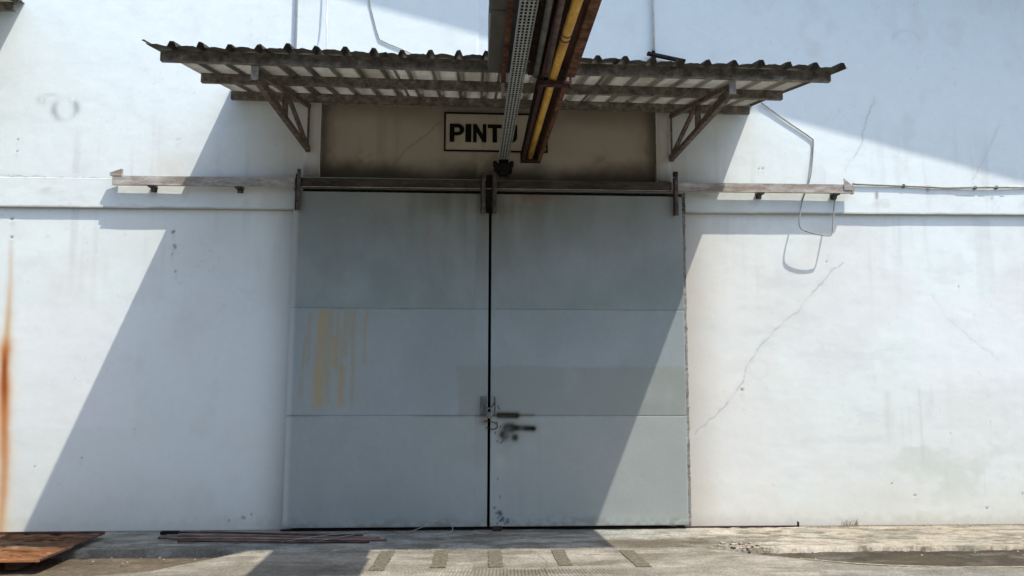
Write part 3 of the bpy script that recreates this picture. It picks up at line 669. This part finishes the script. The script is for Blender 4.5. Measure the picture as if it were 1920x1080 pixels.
# ------------------------------------------------------------------ the two door leaves
LY = -.105
def door_paint(which):
    def col(x, z):
        n = len(x); c = np.tile(np.array([.218, .272, .272]), (n, 1))
        big = fbm(x, z, 401, 4, .9, .9); st = fbm(x, z, 411, 4, 12, .6); mid = fbm(x, z, 421, 4, 4, 4); fine = fbm(x, z, 431, 4, 20, 20)
        c = mixc(c, (.33, .38, .40), sm(.4, .7, big)*.5)
        c = mixc(c, (.20, .235, .225), sm(.5, .75, mid)*.22)
        c = mixc(c, (.325, .355, .335), sm(1.14, 1.10, z)*.45)
        c = mixc(c, (.305, .355, .375), sm(1.12, 1.14, z)*sm(2.21, 2.19, z)*.45)
        # grime from the rail
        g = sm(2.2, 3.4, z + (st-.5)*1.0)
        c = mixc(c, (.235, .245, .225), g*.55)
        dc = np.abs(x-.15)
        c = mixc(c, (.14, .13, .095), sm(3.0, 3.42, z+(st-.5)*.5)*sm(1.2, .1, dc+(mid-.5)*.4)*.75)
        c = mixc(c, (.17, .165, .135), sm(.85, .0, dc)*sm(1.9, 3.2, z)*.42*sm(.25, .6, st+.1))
        c = mixc(c, (.24, .10, .06), np.exp(-((x-.62)/.30)**2)*sm(3.28, 3.42, z)*.5)
        if which == 'right':
            c = mixc(c, (.235, .262, .225), sm(1.635, 1.605, z+.03*(fine-.5)+.03*(mid-.5))*sm(1.10, 1.14, z)*.55)
            c = mixc(c, (.36, .40, .385), sm(1.14, 1.10, z)*.3)
            c = mixc(c, (.17, .18, .155), np.exp(-((z-1.125)/.018)**2)*sm(1.4, .3, x)*.25)
            SPR = ((.25, 1.128, .43, 1.125, .025, 1), (.34, 1.005, .60, .995, .023, 1), (.34, 1.0, .37, 1.0, .042, 1), (.300, .935, .315, .92, .036, 1), (.41, .905, .415, .905, .028, .95), (.30, 1.13, .60, 1.13, .012, .35))
            for (ax, az, bx_, bz, w, s) in SPR:
                c = mixc(c, (.17, .18, .10), np.exp(-(segd(x, z, [(ax, az), (bx_, bz)])/(w*2.2))**2)*s*.3)
            for (ax, az, bx_, bz, w, s) in SPR:
                d = segd(x, z, [(ax, az), (bx_, bz)])
                c = mixc(c, (.006, .009, .003), np.clip(np.exp(-(d/(w*1.1))**2)*1.5, 0, 1)*s)
            for k in range(26):
                r = random.Random(k); px, pz = .205+abs(r.gauss(0, .05)), r.choice((.05, .12, .2, .35, .5, .9, 1.25, 1.02))+r.uniform(-.06, .06)
                d = np.hypot(x-px+(fine-.5)*.03, (z-pz)*.7); c = mixc(c, (.045, .06, .075), sm(.013, .006, d)*.85)
            for px, pz in ((.29, .10), (.34, .085), (.26, .16)):
                d = np.hypot(x-px+(fine-.5)*.05, (z-pz)*.7+(mid-.5)*.05); c = mixc(c, (.04, .06, .09), sm(.028, .012, d)*.85)
            c = mixc(c, (.43, .45, .40), np.exp(-(((x-.28)/.07)**2+((z-.66)/.06)**2))*.5)
            c = mixc(c, (.28, .30, .29), np.exp(-(((x-.53)/.10)**2+((z-.68)/.03)**2))*.5*sm(.4, .7, fine))
            for px, w in ((.66, .012), (.48, .03), (.34, .05)):
                c = mixc(c, (.27, .29, .31), np.exp(-((x-px)/w)**2)*sm(.0, .3, z)*sm(1.12, .9, z)*.4)
            c = mixc(c, (.47, .50, .46), sm(.02, .0, np.abs(z-.07-.08*(x-2.0)))*sm(1.6, 2.1, x)*.4)
        else:
            # tan drips left by scraped notices
            for (xa, za, zb, w, s, lean) in ((-1.535, 2.19, 1.50, .046, .8, .025), (-1.555, 1.56, 1.20, .052, .75, .02), (-1.415, 1.92, 1.60, .042, .7, .03), (-1.33, 1.62, 1.21, .032, .75, .02),
                                             (-1.295, 2.19, 1.70, .026, .45, .02), (-1.225, 2.19, 1.20, .018, .45, .0), (-1.10, 2.19, 1.70, .012, .6, .02), (-1.655, 2.19, 1.62, .020, .35, .03), (-1.70, 1.92, 1.58, .011, .5, .05),
                                             (-1.73, 1.52, 1.30, .022, .3, .03), (-1.115, 1.72, 1.64, .022, .35, .0), (-1.44, 2.19, 1.9, .018, .4, .01), (-1.38, 2.19, 1.55, .016, .4, .02), (-1.25, 2.19, 1.85, .02, .3, .01), (-1.46, 1.6, 1.22, .03, .3, .02), (-1.47, 2.19, 1.4, .03, .45, .02), (-1.35, 2.0, 1.5, .03, .35, .02)):
                d = np.abs(x-xa + (za-z)*lean*1.3 + .02*(fbm(x, z, 441, 3, 6, 5)-.5))
                m = sm(w*1.4, w*.6, d + .35*w*(fbm(x, z, 447, 3, 30, 12)-.5))*sm(za+.005, za-.01, z)*sm(zb-.01, zb+.02, z+(fine-.5)*.04)
                c = mixc(c, (.36, .275, .14) if s > .5 else (.29, .265, .17), m*min(1, s*1.7)*(.9+.4*(fbm(x, z, 451, 3, 9, 3)-.5)))
            c = mixc(c, (.30, .33, .29), sm(.0, .10, np.minimum(x+1.74, -1.02-x)+.1*(mid-.5))*sm(1.16, 1.2, z)*sm(2.2, 2.18, z)*.35)
            c = mixc(c, (.225, .25, .215), sm(-.20, -.14, x+.08*(fine-.5))*sm(1.66, 1.6, z)*sm(1.10, 1.13, z)*.5)
            c = mixc(c, (.20, .10, .07), np.exp(-(((x-.10)/.05)**2+((z-1.06)/.10)**2))*.5*sm(.35, .6, fine))
            c = mixc(c, (.48, .52, .50), sm(-1.80, -1.84, x)*.5)
        for zz in (.035, 1.12, 2.20):
            c = mixc(c, (.14, .095, .07), np.exp(-((z-zz)/.012)**2)*sm(.50, .68, fbm(x, z, 481, 4, 3, 2))*.35)
        c = mixc(c, (.15, .15, .13), sm(.16, .04, z+.12*(mid-.5))*sm(.35, .65, fine)*.45)
        c = mixc(c, (.32, .36, .36), sm(.50, .70, fbm(x, z, 491, 5, 2.2, 1.6))*.30)
        # thin rub marks
        sp = sm(.77, .82, fbm(x, z, 461, 3, 26, 26)); c = mixc(c, (.20, .21, .20), sp*.13)
        return c
    return col
def leaf(which, xa, xb, label):
    T = thing('sliding_door', label, 'door', ((xa+xb)/2, LY, .03), 'sliding door leaves')
    zs_ = ((.035, 1.120), (1.1225, 2.200), (2.2025, 3.405))
    for k, (z0, z1) in enumerate(zs_):
        def hgt(x, z, z0=z0, z1=z1):
            e = np.minimum(np.minimum(x-xa, xb-x), np.minimum(z-z0, z1-z))
            return .0018*sm(0, .004, e) + .011*(fbm(x, z, 470+k, 3, 1.6, 1.3)-.5)*sm(0, .12, e) + .0012*(fbm(x, z, 475, 3, 6, 6)-.5)
        xg = axis(xa, xb, .0125); zg = axis(z0, z1, .0125)
        xg = np.sort(np.concatenate([xg, [xa+.003, xb-.003]])); zg = np.sort(np.concatenate([zg, [z0+.003, z1-.003]]))
        grid('door_plate', xg, zg, hgt, door_paint(which), M['doorpaint'], T, True, LY, None, np.array([1.13, 1.08, 1.04]))
    edge = worn('door_edge_'+which, (.10, .10, .095), (.30, .33, .33), scale=12, lo=.35, hi=.55)
    bm = bmesh.new()
    add_box(bm, xa+.002, xb-.002, LY+.002, LY+.045, .036, .075); add_box(bm, xa+.002, xb-.002, LY+.002, LY+.045, 3.36, 3.403)
    add_box(bm, xa+.002, xa+.045, LY+.002, LY+.045, .075, 3.36); add_box(bm, xb-.045, xb-.002, LY+.002, LY+.045, .075, 3.36)
    add_box(bm, xa+.045, xb-.045, LY+.004, LY+.010, .075, 3.36)
    obj('door_frame', bm, edge, T)
    return T
dl = leaf('left', -1.868, .137, 'left grey steel door leaf with tan drip stains near its middle')
dr = leaf('right', .165, 2.168, 'right grey steel door leaf with dark green spray marks and sunlit corner')
def hanger(x, w, z0, z1, parent, xo=0):
    hg = box('hanger', x-w/2, x+w/2, -.146, -.136, z0, z1, M['hanger'], parent, .002)
    box('hanger_side', x-w/2-.012, x-w/2-.002, -.146, -.113, z0, z1-.05, M['darkrust'], hg, .001)
    for z in (z0+.05, z0+.12, z1-.05):
        bm = bmesh.new(); r = bmesh.ops.create_cone(bm, cap_ends=True, segments=6, radius1=.011, radius2=.011, depth=.012, matrix=Matrix.Translation((x, -.152, z)) @ Matrix.Rotation(math.pi/2, 4, 'X'))
        obj('bolt', bm, M['hanger'], hg)
hanger(-1.815, .040, 3.20, 3.63, dl); hanger(.080, .038, 3.19, 3.63, dl)
hanger(.195, .038, 3.19, 3.63, dr); hanger(2.105, .036, 3.195, 3.65, dr)
box('hanger_cap', 2.070, 2.118, -.17, -.13, 3.61, 3.66, M['darkrust'], dr)
# black piece filling the gap between the two centre hangers
box('centre_gap_piece', .108, .165, -.134, -.112, 3.20, 3.60, M['black'], dl, .002)
# latch: two welded loops and a padlock
bm = bmesh.new()
add_tube(bm, smooth_path([(.088, -.11, 1.30), (.088, -.150, 1.29), (.086, -.155, 1.22), (.088, -.150, 1.15), (.088, -.11, 1.14)], 5), .007, 6)
obj('latch_loop', bm, M['lock'], dl, True)
bm = bmesh.new()
add_tube(bm, smooth_path([(.205, -.11, 1.31), (.205, -.150, 1.30), (.207, -.155, 1.22), (.205, -.150, 1.14), (.205, -.11, 1.13)], 5), .007, 6)
obj('latch_loop', bm, M['hanger'], dr, True)
box('latch_plate', .060, .128, -.114, -.109, 1.12, 1.32, M['lock'], dl, .001)
lock = thing('padlock', 'small tarnished padlock hanging on the latch between the doors', 'padlock', (.15, -.17, 1.16))
bm = bmesh.new(); add_box(bm, .122, .178, -.182, -.160, 1.10, 1.165, .005); obj('lock_body', bm, M['lock'], lock)
bm = bmesh.new(); add_tube(bm, [(.130+.02*(1-math.cos(t)), -.171, 1.16+.045*math.sin(t)) for t in np.linspace(0, math.pi, 12)], .005, 6); obj('shackle', bm, M['lock'], lock, True)
bm = bmesh.new(); add_tube(bm, smooth_path([(.078, -.150, 1.26), (.10, -.165, 1.22), (.14, -.17, 1.20), (.17, -.17, 1.21), (.205, -.155, 1.26)], 6), .006, 6)
o = obj('chain', bm, M['hanger'], lock, True)
bm = bmesh.new()
add_tube(bm, smooth_path([(.10, -.116, 1.06), (.13, -.125, 1.075), (.17, -.13, 1.065), (.22, -.122, 1.05), (.235, -.116, 1.01), (.19, -.122, .99), (.12, -.12, 1.01)], 6), .0045, 6)
tag(obj('rusty_wire', bm, M['darkrust'], None, True), 'twisted rusty wire binding the doors just under the padlock', 'wire')
box('floor_guide', .19, .285, -.14, -.116, .002, .045, M['darkrust'], dr, .006)
# exposed cement edge of the right jamb
def jamb_line(x0, x1, seed, zt):
    bm = bmesh.new(); n = 120; rows = []
    rnd = random.Random(seed)
    wl = 0
    for i in range(n+1):
        z = .0 + zt*i/n; wl = .85*wl + rnd.uniform(-.0022, .0022)
        a = x0 + wl*.5; b = x1 + wl*.9 + (rnd.uniform(.0, .012) if rnd.random() < .12 else 0)
        rows.append([bm.verts.new((a, -.002, z)), bm.verts.new((a, -.022-rnd.uniform(0, .006), z)), bm.verts.new((b, -.018-rnd.uniform(0, .006), z)), bm.verts.new((b+.003, .002, z))])
    for A, B in zip(rows[:-1], rows[1:]):
        for k in range(3): bm.faces.new([A[k], A[k+1], B[k+1], B[k]])
    return obj('rough_jamb', bm, M['jamb'], wall)
jamb_line(2.150, 2.222, 3, 3.22)
# exposed brick bits above the right jamb
bm = bmesh.new()
for k in range(14):
    add_crumb(bm, 2.19+random.uniform(-.02, .03), -.035, 3.22+.2*random.random(), random.uniform(.006, .014))
obj('broken_plaster', bm, M['hanger'], wall)
# sill line below the wall to the right: thin steel floor track
ft = box('floor_track', -1.9, 3.31, -.062, -.036, .0, .012, M['darkrust'], None, .002)
tag(ft, 'thin dark rusty guide track on the slab along the foot of the doors', 'track')
bm = bmesh.new(); add_box(bm, 3.312, 3.322, -.066, -.034, .0, .05); obj('track_stop', bm, M['darkrust'], ft)

# ------------------------------------------------------------------ painted sign
sg = thing('door_sign', 'black outlined rectangle lettered PINTU on the wall above the doors', 'sign', (.2, .04, 4.1))
def sc(x, z):
    c = np.tile(np.array([.48, .425, .325]), (len(x), 1)); f = fbm(x, z, 501, 5, 4, 4)
    c = mixc(c, (.50, .45, .36), sm(.4, .75, f)*.6); return mixc(c, (.30, .25, .18), sm(.55, .8, fbm(x, z, 511, 4, 14, 3))*.4)
SX0, SX1, SZ0, SZ1 = -.345, .765, 3.895, 4.325
sface = grid('sign_face', axis(SX0, SX1, .02), axis(SZ0, SZ1, .02), lambda x, z: 0*x, sc, M['plaster'], sg, True, .036)
sy0, sy1 = .029, .0355; fw = .018
for (a, b, c_, d) in ((SX0, SX1, SZ1-fw, SZ1), (SX0, SX1, SZ0, SZ0+fw), (SX0, SX0+fw, SZ0+fw, SZ1-fw), (SX1-fw, SX1, SZ0+fw, SZ1-fw)):
    box('sign_border', a, b, sy0, sy1, c_, d, M['ink'], sface, 0)
def letter(polys, x, w, z0, h):
    bm = bmesh.new()
    for P in polys:
        A = [bm.verts.new((x+u*w, sy0, z0+v*h)) for u, v in P]; B = [bm.verts.new((x+u*w, sy1, z0+v*h)) for u, v in P]
        bm.faces.new(A); bm.faces.new(B[::-1])
        for k in range(len(P)): bm.faces.new([A[k], A[(k+1) % len(P)], B[(k+1) % len(P)], B[k]])
    return obj('letter', bm, M['ink'], sface)
arc = lambda cx, cz, rx, rz_, a0, a1, n: [(cx+rx*math.cos(math.radians(a0+(a1-a0)*k/n)), cz+rz_*math.sin(math.radians(a0+(a1-a0)*k/n))) for k in range(n+1)]
z0, h = 4.00, .198
def ringquads(outer, inner):
    return [[outer[k], outer[k+1], inner[k+1], inner[k]] for k in range(len(outer)-1)]
Pq = [[(0, 0), (.32, 0), (.32, 1), (0, 1)]] + [[(.32, .80), (.55, .80), (.55, 1), (.32, 1)], [(.32, .36), (.55, .36), (.55, .54), (.32, .54)]] + ringquads(arc(.55, .68, .45, .32, -90, 90, 10), arc(.55, .67, .14, .13, -90, 90, 10))
letter(Pq, -.285, .155, z0, h)
letter([[(0, 0), (1, 0), (1, 1), (0, 1)]], -.118, .064, z0, h)
letter([[(0, 0), (.27, 0), (.27, 1), (0, 1)], [(.73, 0), (1, 0), (1, 1), (.73, 1)], [(.27, 1), (.27, .58), (.73, 0), (.73, .42)]], -.036, .142, z0, h)
letter([[(0, .80), (1, .80), (1, 1), (0, 1)], [(.34, 0), (.66, 0), (.66, .80), (.34, .80)]], .122, .148, z0, h)
letter([[(0, .30), (.28, .30), (.28, 1), (0, 1)], [(.72, .30), (1, .30), (1, 1), (.72, 1)]] + ringquads(arc(.5, .30, .5, .30, 180, 360, 12), arc(.5, .30, .22, .11, 180, 360, 12)), .286, .150, z0, h)

# ------------------------------------------------------------------ overhead services running out from the wall
YE = -17.0       # they carry on over and behind the camera
duct = thing('cable_duct', 'dull grey box duct at the left side of the overhead pipe run', 'duct', (.2, -2.17, 3.95))
bm = bmesh.new(); add_box(bm, .085, .335, YE, -2.106, 3.90, 4.34, .004); obj('duct_body', bm, M['duct'], duct)
for y in np.arange(-3.1, YE, -1.1): box('duct_joint', .075, .345, y-.02, y+.02, 3.892, 4.35, M['duct'], duct, .003)
ang = angle_bar('hanging_angle', (.205, YE, 3.872), (.208, -2.0, 3.872), .036, .006, M['rust'], duct, 1)
tag(ang, 'rusty orange angle')
bar('light_strip', (.207, -1.99, 3.868), (.215, -1.78, 3.868), .030, .02, M['cap'], duct)

# perforated tray
tr = thing('cable_tray', 'pale perforated steel cable tray ending in a black box above the doors', 'cable tray', (.29, -.2, 3.75))
def tray_mesh(ya, xa, yb, xb, z, w, pitch=.042):
    """bottom plate with four rows of real slots, side flanges turned up"""
    n = int(abs(yb-ya)/pitch); bm = bmesh.new()
    us = []; m = 4; gap = w/m
    for k in range(m): us += [k*gap, k*gap+gap*.22, k*gap+gap*.78]
    us.append(w); us = np.array(us)-w/2
    vs = []
    for i in range(n): vs += [i*pitch, i*pitch+pitch*.30]
    vs.append(n*pitch); L = n*pitch
    V = [[bm.verts.new((xa+(xb-xa)*t/L+u, ya+(yb-ya)*t/L, z)) for u in us] for t in vs]
    for j in range(len(vs)-1):
        for i in range(len(us)-1):
            if j % 2 == 1 and i % 3 == 1: continue
            bm.faces.new([V[j][i], V[j][i+1], V[j+1][i+1], V[j+1][i]])
    for s in (-1, 1):
        add_bar(bm, (xa+s*w/2, ya, z+.024), (xb+s*w/2, ya+(yb-ya), z+.024), .003, .048)
    return obj('tray_plate', bm, M['tray'], tr)
tray_mesh(-.19, .287, -5.3, .318, 3.75, .105)
bar('cable_bundle', (.287, -.2, 3.785), (.333, -8, 3.785), .085, .035, M['black'], tr)
bm = bmesh.new(); add_box(bm, .185, .375, -.26, -.02, 3.635, 3.70, .01); add_box(bm, .235, .335, -.22, -.06, 3.60, 3.745, .008)
for x in (.195, .365): add_tube(bm, [(x, -.23, 3.665), (x, -.23, 3.72)], .022, 8)
obj('end_box', bm, M['black'], tr)

# rusted channel frame with the yellow pipe
fr = thing('pipe_rack', 'dark rusty channel rack that carries the yellow pipe out from the wall', 'rack', (.6, -.1, 3.75))
channel('side_channel', (.487, -.12, 3.785), (.495, -2.30, 3.785), .035, .085, .006, M['darkrust'], fr, opening=1)
channel('side_channel', (.655, -.12, 3.785), (.675, -2.30, 3.785), .035, .085, .006, M['rust'], fr, opening=-1)
bm = bmesh.new(); add_box(bm, .462, .672, -.20, -.10, 3.742, 3.762); add_box(bm, .462, .672, -.118, -.100, 3.762, 3.86); obj('end_plate', bm, M['darkrust'], fr)
box('deck_plate', .47, .70, -2.3, -.12, 3.86, 3.868, M['darkrust'], fr, .001)
# crossing bracket
bm = bmesh.new(); add_box(bm, .465, .700, -2.345, -2.285, 3.715, 3.748, .003); add_box(bm, .70, .712, -2.34, -2.29, 3.70, 3.88); add_box(bm, .456, .465, -2.34, -2.29, 3.70, 3.95)
obj('cross_bracket', bm, M['darkrust'], fr)
angle_bar('side_angle', (.700, -2.36, 3.80), (.735, YE, 3.80), .065, .007, M['rust'], fr, -1)
channel('side_channel', (.50, -2.36, 3.81), (.50, YE, 3.81), .045, .09, .006, M['darkrust'], fr, opening=1)
box('deck_plate', .40, .72, YE, -2.06, 3.90, 3.91, M['darkrust'], fr, .001)
box('deck_plate', .337, .47, YE, -2.06, 4.02, 4.03, M['darkrust'], fr, .001)
for y in (-3.6, -4.9, -6.2, -7.5, -8.8):
    bm = bmesh.new(); add_box(bm, .38, .74, y-.02, y+.02, 3.855, 3.89); obj('cross_bracket', bm, M['darkrust'], fr)
yp = thing('gas_pipe', 'yellow pipe with rust bleeding through, lying in the dark rack', 'pipe', (.56, -.2, 3.8))
pb = tube('pipe_body', [(.555, -.14, 3.79), (.562, -1.2, 3.79), (.572, -2.3, 3.79), (.600, -3.6, 3.79), (.66, YE, 3.79)], .034, M['yellow'], yp, 14)
for y, x in ((-2.98, .586), (-3.05, .5875), (-5.4, .62)): tube('pipe_collar', [(x, y-.008, 3.79), (x, y+.008, 3.79)], .038, M['brownpipe'], pb, 14)
p = tube('service_pipe', [(.445, -2.30, 3.80), (.435, -3.6, 3.80), (.43, YE, 3.80)], .022, M['greypipe'], None, 10)
tag(p, 'thin olive grey pipe just right of the perforated tray', 'pipe')
p = tube('service_pipe', [(.520, -2.38, 3.775), (.500, -3.6, 3.775), (.49, YE, 3.775)], .020, M['brownpipe'], None, 10)
tag(p, 'thin brown pipe running between the grey pipe and the yellow pipe', 'pipe')

# ------------------------------------------------------------------ cables and conduits on the wall
def cable(name, pts, r, mat, label, cat, n=6, smooth=True):
    pts = [(x, y-(.036 if z > 3.5 else 0), z) for x, y, z in pts]
    o = tube(name, smooth_path(pts, n) if smooth else pts, r, mat, None, 8); tag(o, label, cat); return o
c1 = cable('cable', [(3.08, -.02, 4.47), (3.35, -.014, 4.275), (3.61, -.014, 4.095), (3.64, -.014, 4.05), (3.635, -.014, 3.95), (3.60, -.020, 3.70), (3.56, -.02, 3.56), (3.50, -.058, 3.42), (3.455, -.08, 3.27), (3.43, -.10, 3.13), (3.46, -.115, 3.065), (3.60, -.12, 3.02), (3.73, -.115, 3.005), (3.775, -.11, 3.03), (3.80, -.09, 3.15), (3.845, -.06, 3.42)],
           .0072, M['cable'], 'grey cable dropping from the canopy and looping below the rail at right', 'cable')
cable('cable', [(4.05, -.02, 3.585), (4.5, -.016, 3.575), (4.9, -.018, 3.565), (5.1, -.016, 3.56), (5.6, -.02, 3.572), (6.2, -.016, 3.578), (7.5, -.02, 3.59)], .010, M['cable'], 'thin cable along the wall from the right end of the rail', 'cable')
cable('cable', [(-1.30, -.01, 6.2), (-1.17, -.009, 5.56), (-1.12, -.009, 5.35), (-1.055, -.009, 5.12), (-1.00, -.009, 5.06), (-.72, -.012, 4.94), (-.5, -.03, 4.80)], .0055, M['cable'], 'slack grey wire on the wall above the canopy, left of the duct', 'cable')
cable('conduit', [(-1.935, -.018, 8.7), (-1.92, -.018, 4.50)], .016, M['whitepipe'], 'white vertical conduit rising behind the canopy at left', 'conduit', smooth=False)
cable('cable', [(-1.60, -.05, 8.6), (-1.60, -.05, 5.6), (-1.585, -.09, 5.2), (-1.58, -.06, 4.6)], .007, M['whitepipe'], 'thin pale wire hanging beside the white conduit above the canopy', 'cable')
cable('conduit', [(1.905, -.03, 7.8), (1.91, -.03, 5.02)], .016, M['whitepipe'], 'grey vertical conduit ending at the black bar above the canopy', 'conduit', smooth=False)
for k, (x, z, y) in enumerate(((4.62, 3.574, -.036), (5.42, 3.567, -.036), (5.66, 3.573, -.036))):
    o = box('cable_clip', x-.012, x+.012, y-.026, y-.001, z-.018, z+.018, M['hanger'], bpy.data.objects['cable.001'], .002)
lb = thing('wall_bar', 'short black tilted bar on the wall above the canopy at right', 'bracket', (1.95, -.1, 4.9))
bar('bar_body', (1.83, -.10, 4.975), (2.24, -.10, 4.895), .05, .028, M['black'], lb)
bar('bar_mount', (1.91, -.06, 5.04), (1.905, -.06, 4.90), .022, .03, M['black'], lb)
bar('bar_mount', (1.935, -.10, 4.955), (1.925, -.034, 4.955), .02, .02, M['black'], lb)
bar('bar_mount', (2.20, -.10, 4.90), (2.20, -.034, 4.90), .02, .02, M['black'], lb)

# ------------------------------------------------------------------ things on the slab
pl = thing('steel_plate', 'rusty orange steel plate lying on the slab at the far left', 'plate', (-4.3, -.8, 0))
bm = bmesh.new(); vs = []
nx, ny = 12, 8
P = [[None]*(ny+1) for _ in range(nx+1)]
for i in range(nx+1):
    for j in range(ny+1):
        x = -5.6 + (2.14)*i/nx; y = -.34 - .98*j/ny
        x += (-.03*j/ny)*(i/nx)
        z = .048 + .006*math.sin(i*.9)+.005*math.cos(j*1.1+i*.3)
        P[i][j] = bm.verts.new((x, y, z))
for i in range(nx):
    for j in range(ny): bm.faces.new([P[i][j], P[i+1][j], P[i+1][j+1], P[i][j+1]])
bmesh.ops.solidify(bm, geom=bm.faces[:], thickness=.010)
so = obj('sheet', bm, painted('rusty_sheet_metal', .85, 30, .35, .6, .003, spec=.15), pl); me = so.data
_n = 3; 
bmq = bmesh.new(); bmq.from_mesh(me); bmesh.ops.subdivide_edges(bmq, edges=bmq.edges[:], cuts=_n, use_grid_fill=True); bmq.to_mesh(me); bmq.free()
P_ = np.empty(len(me.vertices)*3, np.float32); me.vertices.foreach_get('co', P_); P_ = P_.reshape(-1, 3); x_, y_ = P_[:, 0], P_[:, 1]
f_ = fbm(x_+.6*y_, y_, 701, 5, 1.6, 5); g_ = fbm(x_, y_, 711, 4, 7, 12)
c_ = np.tile(np.array([.22, .175, .125]), (len(x_), 1))
c_ = mixc(c_, (.33, .17, .08), sm(.42, .58, f_)*.85)
c_ = mixc(c_, (.46, .20, .085), sm(-.80, -1.0, y_+.2*(f_-.5))*.85)  # orange rust, with the sunlit front strip painted in brighter
c_ = mixc(c_, (.16, .07, .035), sm(.58, .70, g_)*.6)
c_ = mixc(c_, (.30, .11, .05), sm(.10, .0, np.minimum(-3.46-x_, -.34-y_))*.6)
rg = np.ones((len(x_), 4), np.float32); rg[:, :3] = c_
at = me.color_attributes.new('Col', 'FLOAT_COLOR', 'POINT'); at.data.foreach_set('color', rg.ravel())
bar('edge_rim', (-5.6, -.335, .055), (-3.455, -.335, .055), .012, .022, M['rebar'], pl)
bar('edge_rim', (-3.455, -.335, .050), (-3.485, -1.325, .050), .012, .018, M['rebar'], pl)
bar('edge_rim', (-5.6, -1.325, .046), (-3.485, -1.325, .046), .012, .018, M['plate'], pl)
for x, y in ((-3.7, -.5), (-4.6, -.5), (-3.75, -1.15), (-4.7, -1.15)):
    box('batten', x-.05, x+.05, y-.1, y+.1, -.045 if y < -1 else 0, .040, M['rebar'], pl)

rods = [((-2.93, -.15, .014), (-1.05, -.33, .012), .010, 'rusty bar nearest the wall in the bundle left of the doors', 'rebar'),
        ((-2.90, -.28, .014), (-.88, -.43, .012), .011, 'pinkish brown bar, second from the wall in the bundle on the slab', 'rebarlight'),
        ((-2.82, -.42, .016), (-.80, -.52, .012), .012, 'pinkish brown bar, third from the wall in the bundle on the slab', 'rebarlight'),
        ((-2.70, -.55, .014), (-.95, -.61, .012), .010, 'dark rusty bar closest to the road in the bundle on the slab', 'rebar')]
for a, b, r, lab, mt in rods:
    n = 10; pts = [Vector(a).lerp(Vector(b), k/n) + Vector((0, .008*math.sin(k*.8+a[1]*9), .004*math.sin(k*.6))) for k in range(n+1)]
    o = tube('steel_bar', pts, r, M[mt], None, 8); tag(o, lab, 'bar', 'rusty bars lying in front of the wall')
blk = thing('bar_clamp', 'dark block at the left end of the rusty bars', 'block', (-2.9, -.25, 0))
bm = bmesh.new(); add_box(bm, -3.00, -2.84, -.20, -.13, .0, .028, .004); obj('block_body', bm, M['black'], blk)
bm = bmesh.new(); add_box(bm, -2.95, -2.76, -.38, -.30, .0, .022, .006); obj('block_foot', bm, M['hanger'], blk)
cable('wire', [(-.62, -.22, .012), (-.50, -.18, .05), (-.38, -.16, .105), (-.28, -.16, .118), (-.22, -.17, .09), (-.20, -.20, .03), (-.24, -.26, .012), (-.36, -.40, .012), (-.2, -.55, .012)], .004, M['cable'], 'thin loop of wire standing at the foot of the left door', 'wire')
cable('straw', [(-1.75, -.60, .014), (-1.5, -.50, .035), (-1.2, -.38, .04), (-1.05, -.30, .02)], .0032, M['cable'], 'pale thin strip lying across the rusty bars', 'strip')
cable('straw', [(-1.45, -.60, .014), (-1.25, -.50, .03), (-1.12, -.42, .035)], .003, M['cable'], 'shorter pale strip lying across the right end of the bars', 'strip')

# small weeds in the joint at the foot of the wall
def weed(x, y, n, hmax, label, seed):
    rnd = random.Random(seed); bm = bmesh.new()
    for k in range(n):
        a = rnd.uniform(0, 6.28); l = rnd.uniform(.4, 1)*hmax; bx_ = x+rnd.uniform(-.09, .09); by = y+rnd.uniform(-.02, .015)
        p = [Vector((bx_, by, 0)), Vector((bx_+.35*l*math.cos(a), by-.1*l, l*.6)), Vector((bx_+.8*l*math.cos(a), by-.2*l, l))]
        w = .004
        v = [bm.verts.new(p[0]-Vector((w, 0, 0))), bm.verts.new(p[0]+Vector((w, 0, 0))), bm.verts.new(p[1]+Vector((w*.8, 0, 0))), bm.verts.new(p[1]-Vector((w*.8, 0, 0))), bm.verts.new(p[2])]
        bm.faces.new(v[:4]); bm.faces.new([v[3], v[2], v[4]])
    tag(obj('weed', bm, M['weed']), label, 'weed')
weed(3.86, -.025, 16, .085, 'small dry yellowish weed at the wall foot right of the door track', 1)
weed(3.75, -1.30, 30, .035, 'low mossy tuft in the dark gutter at right', 2)
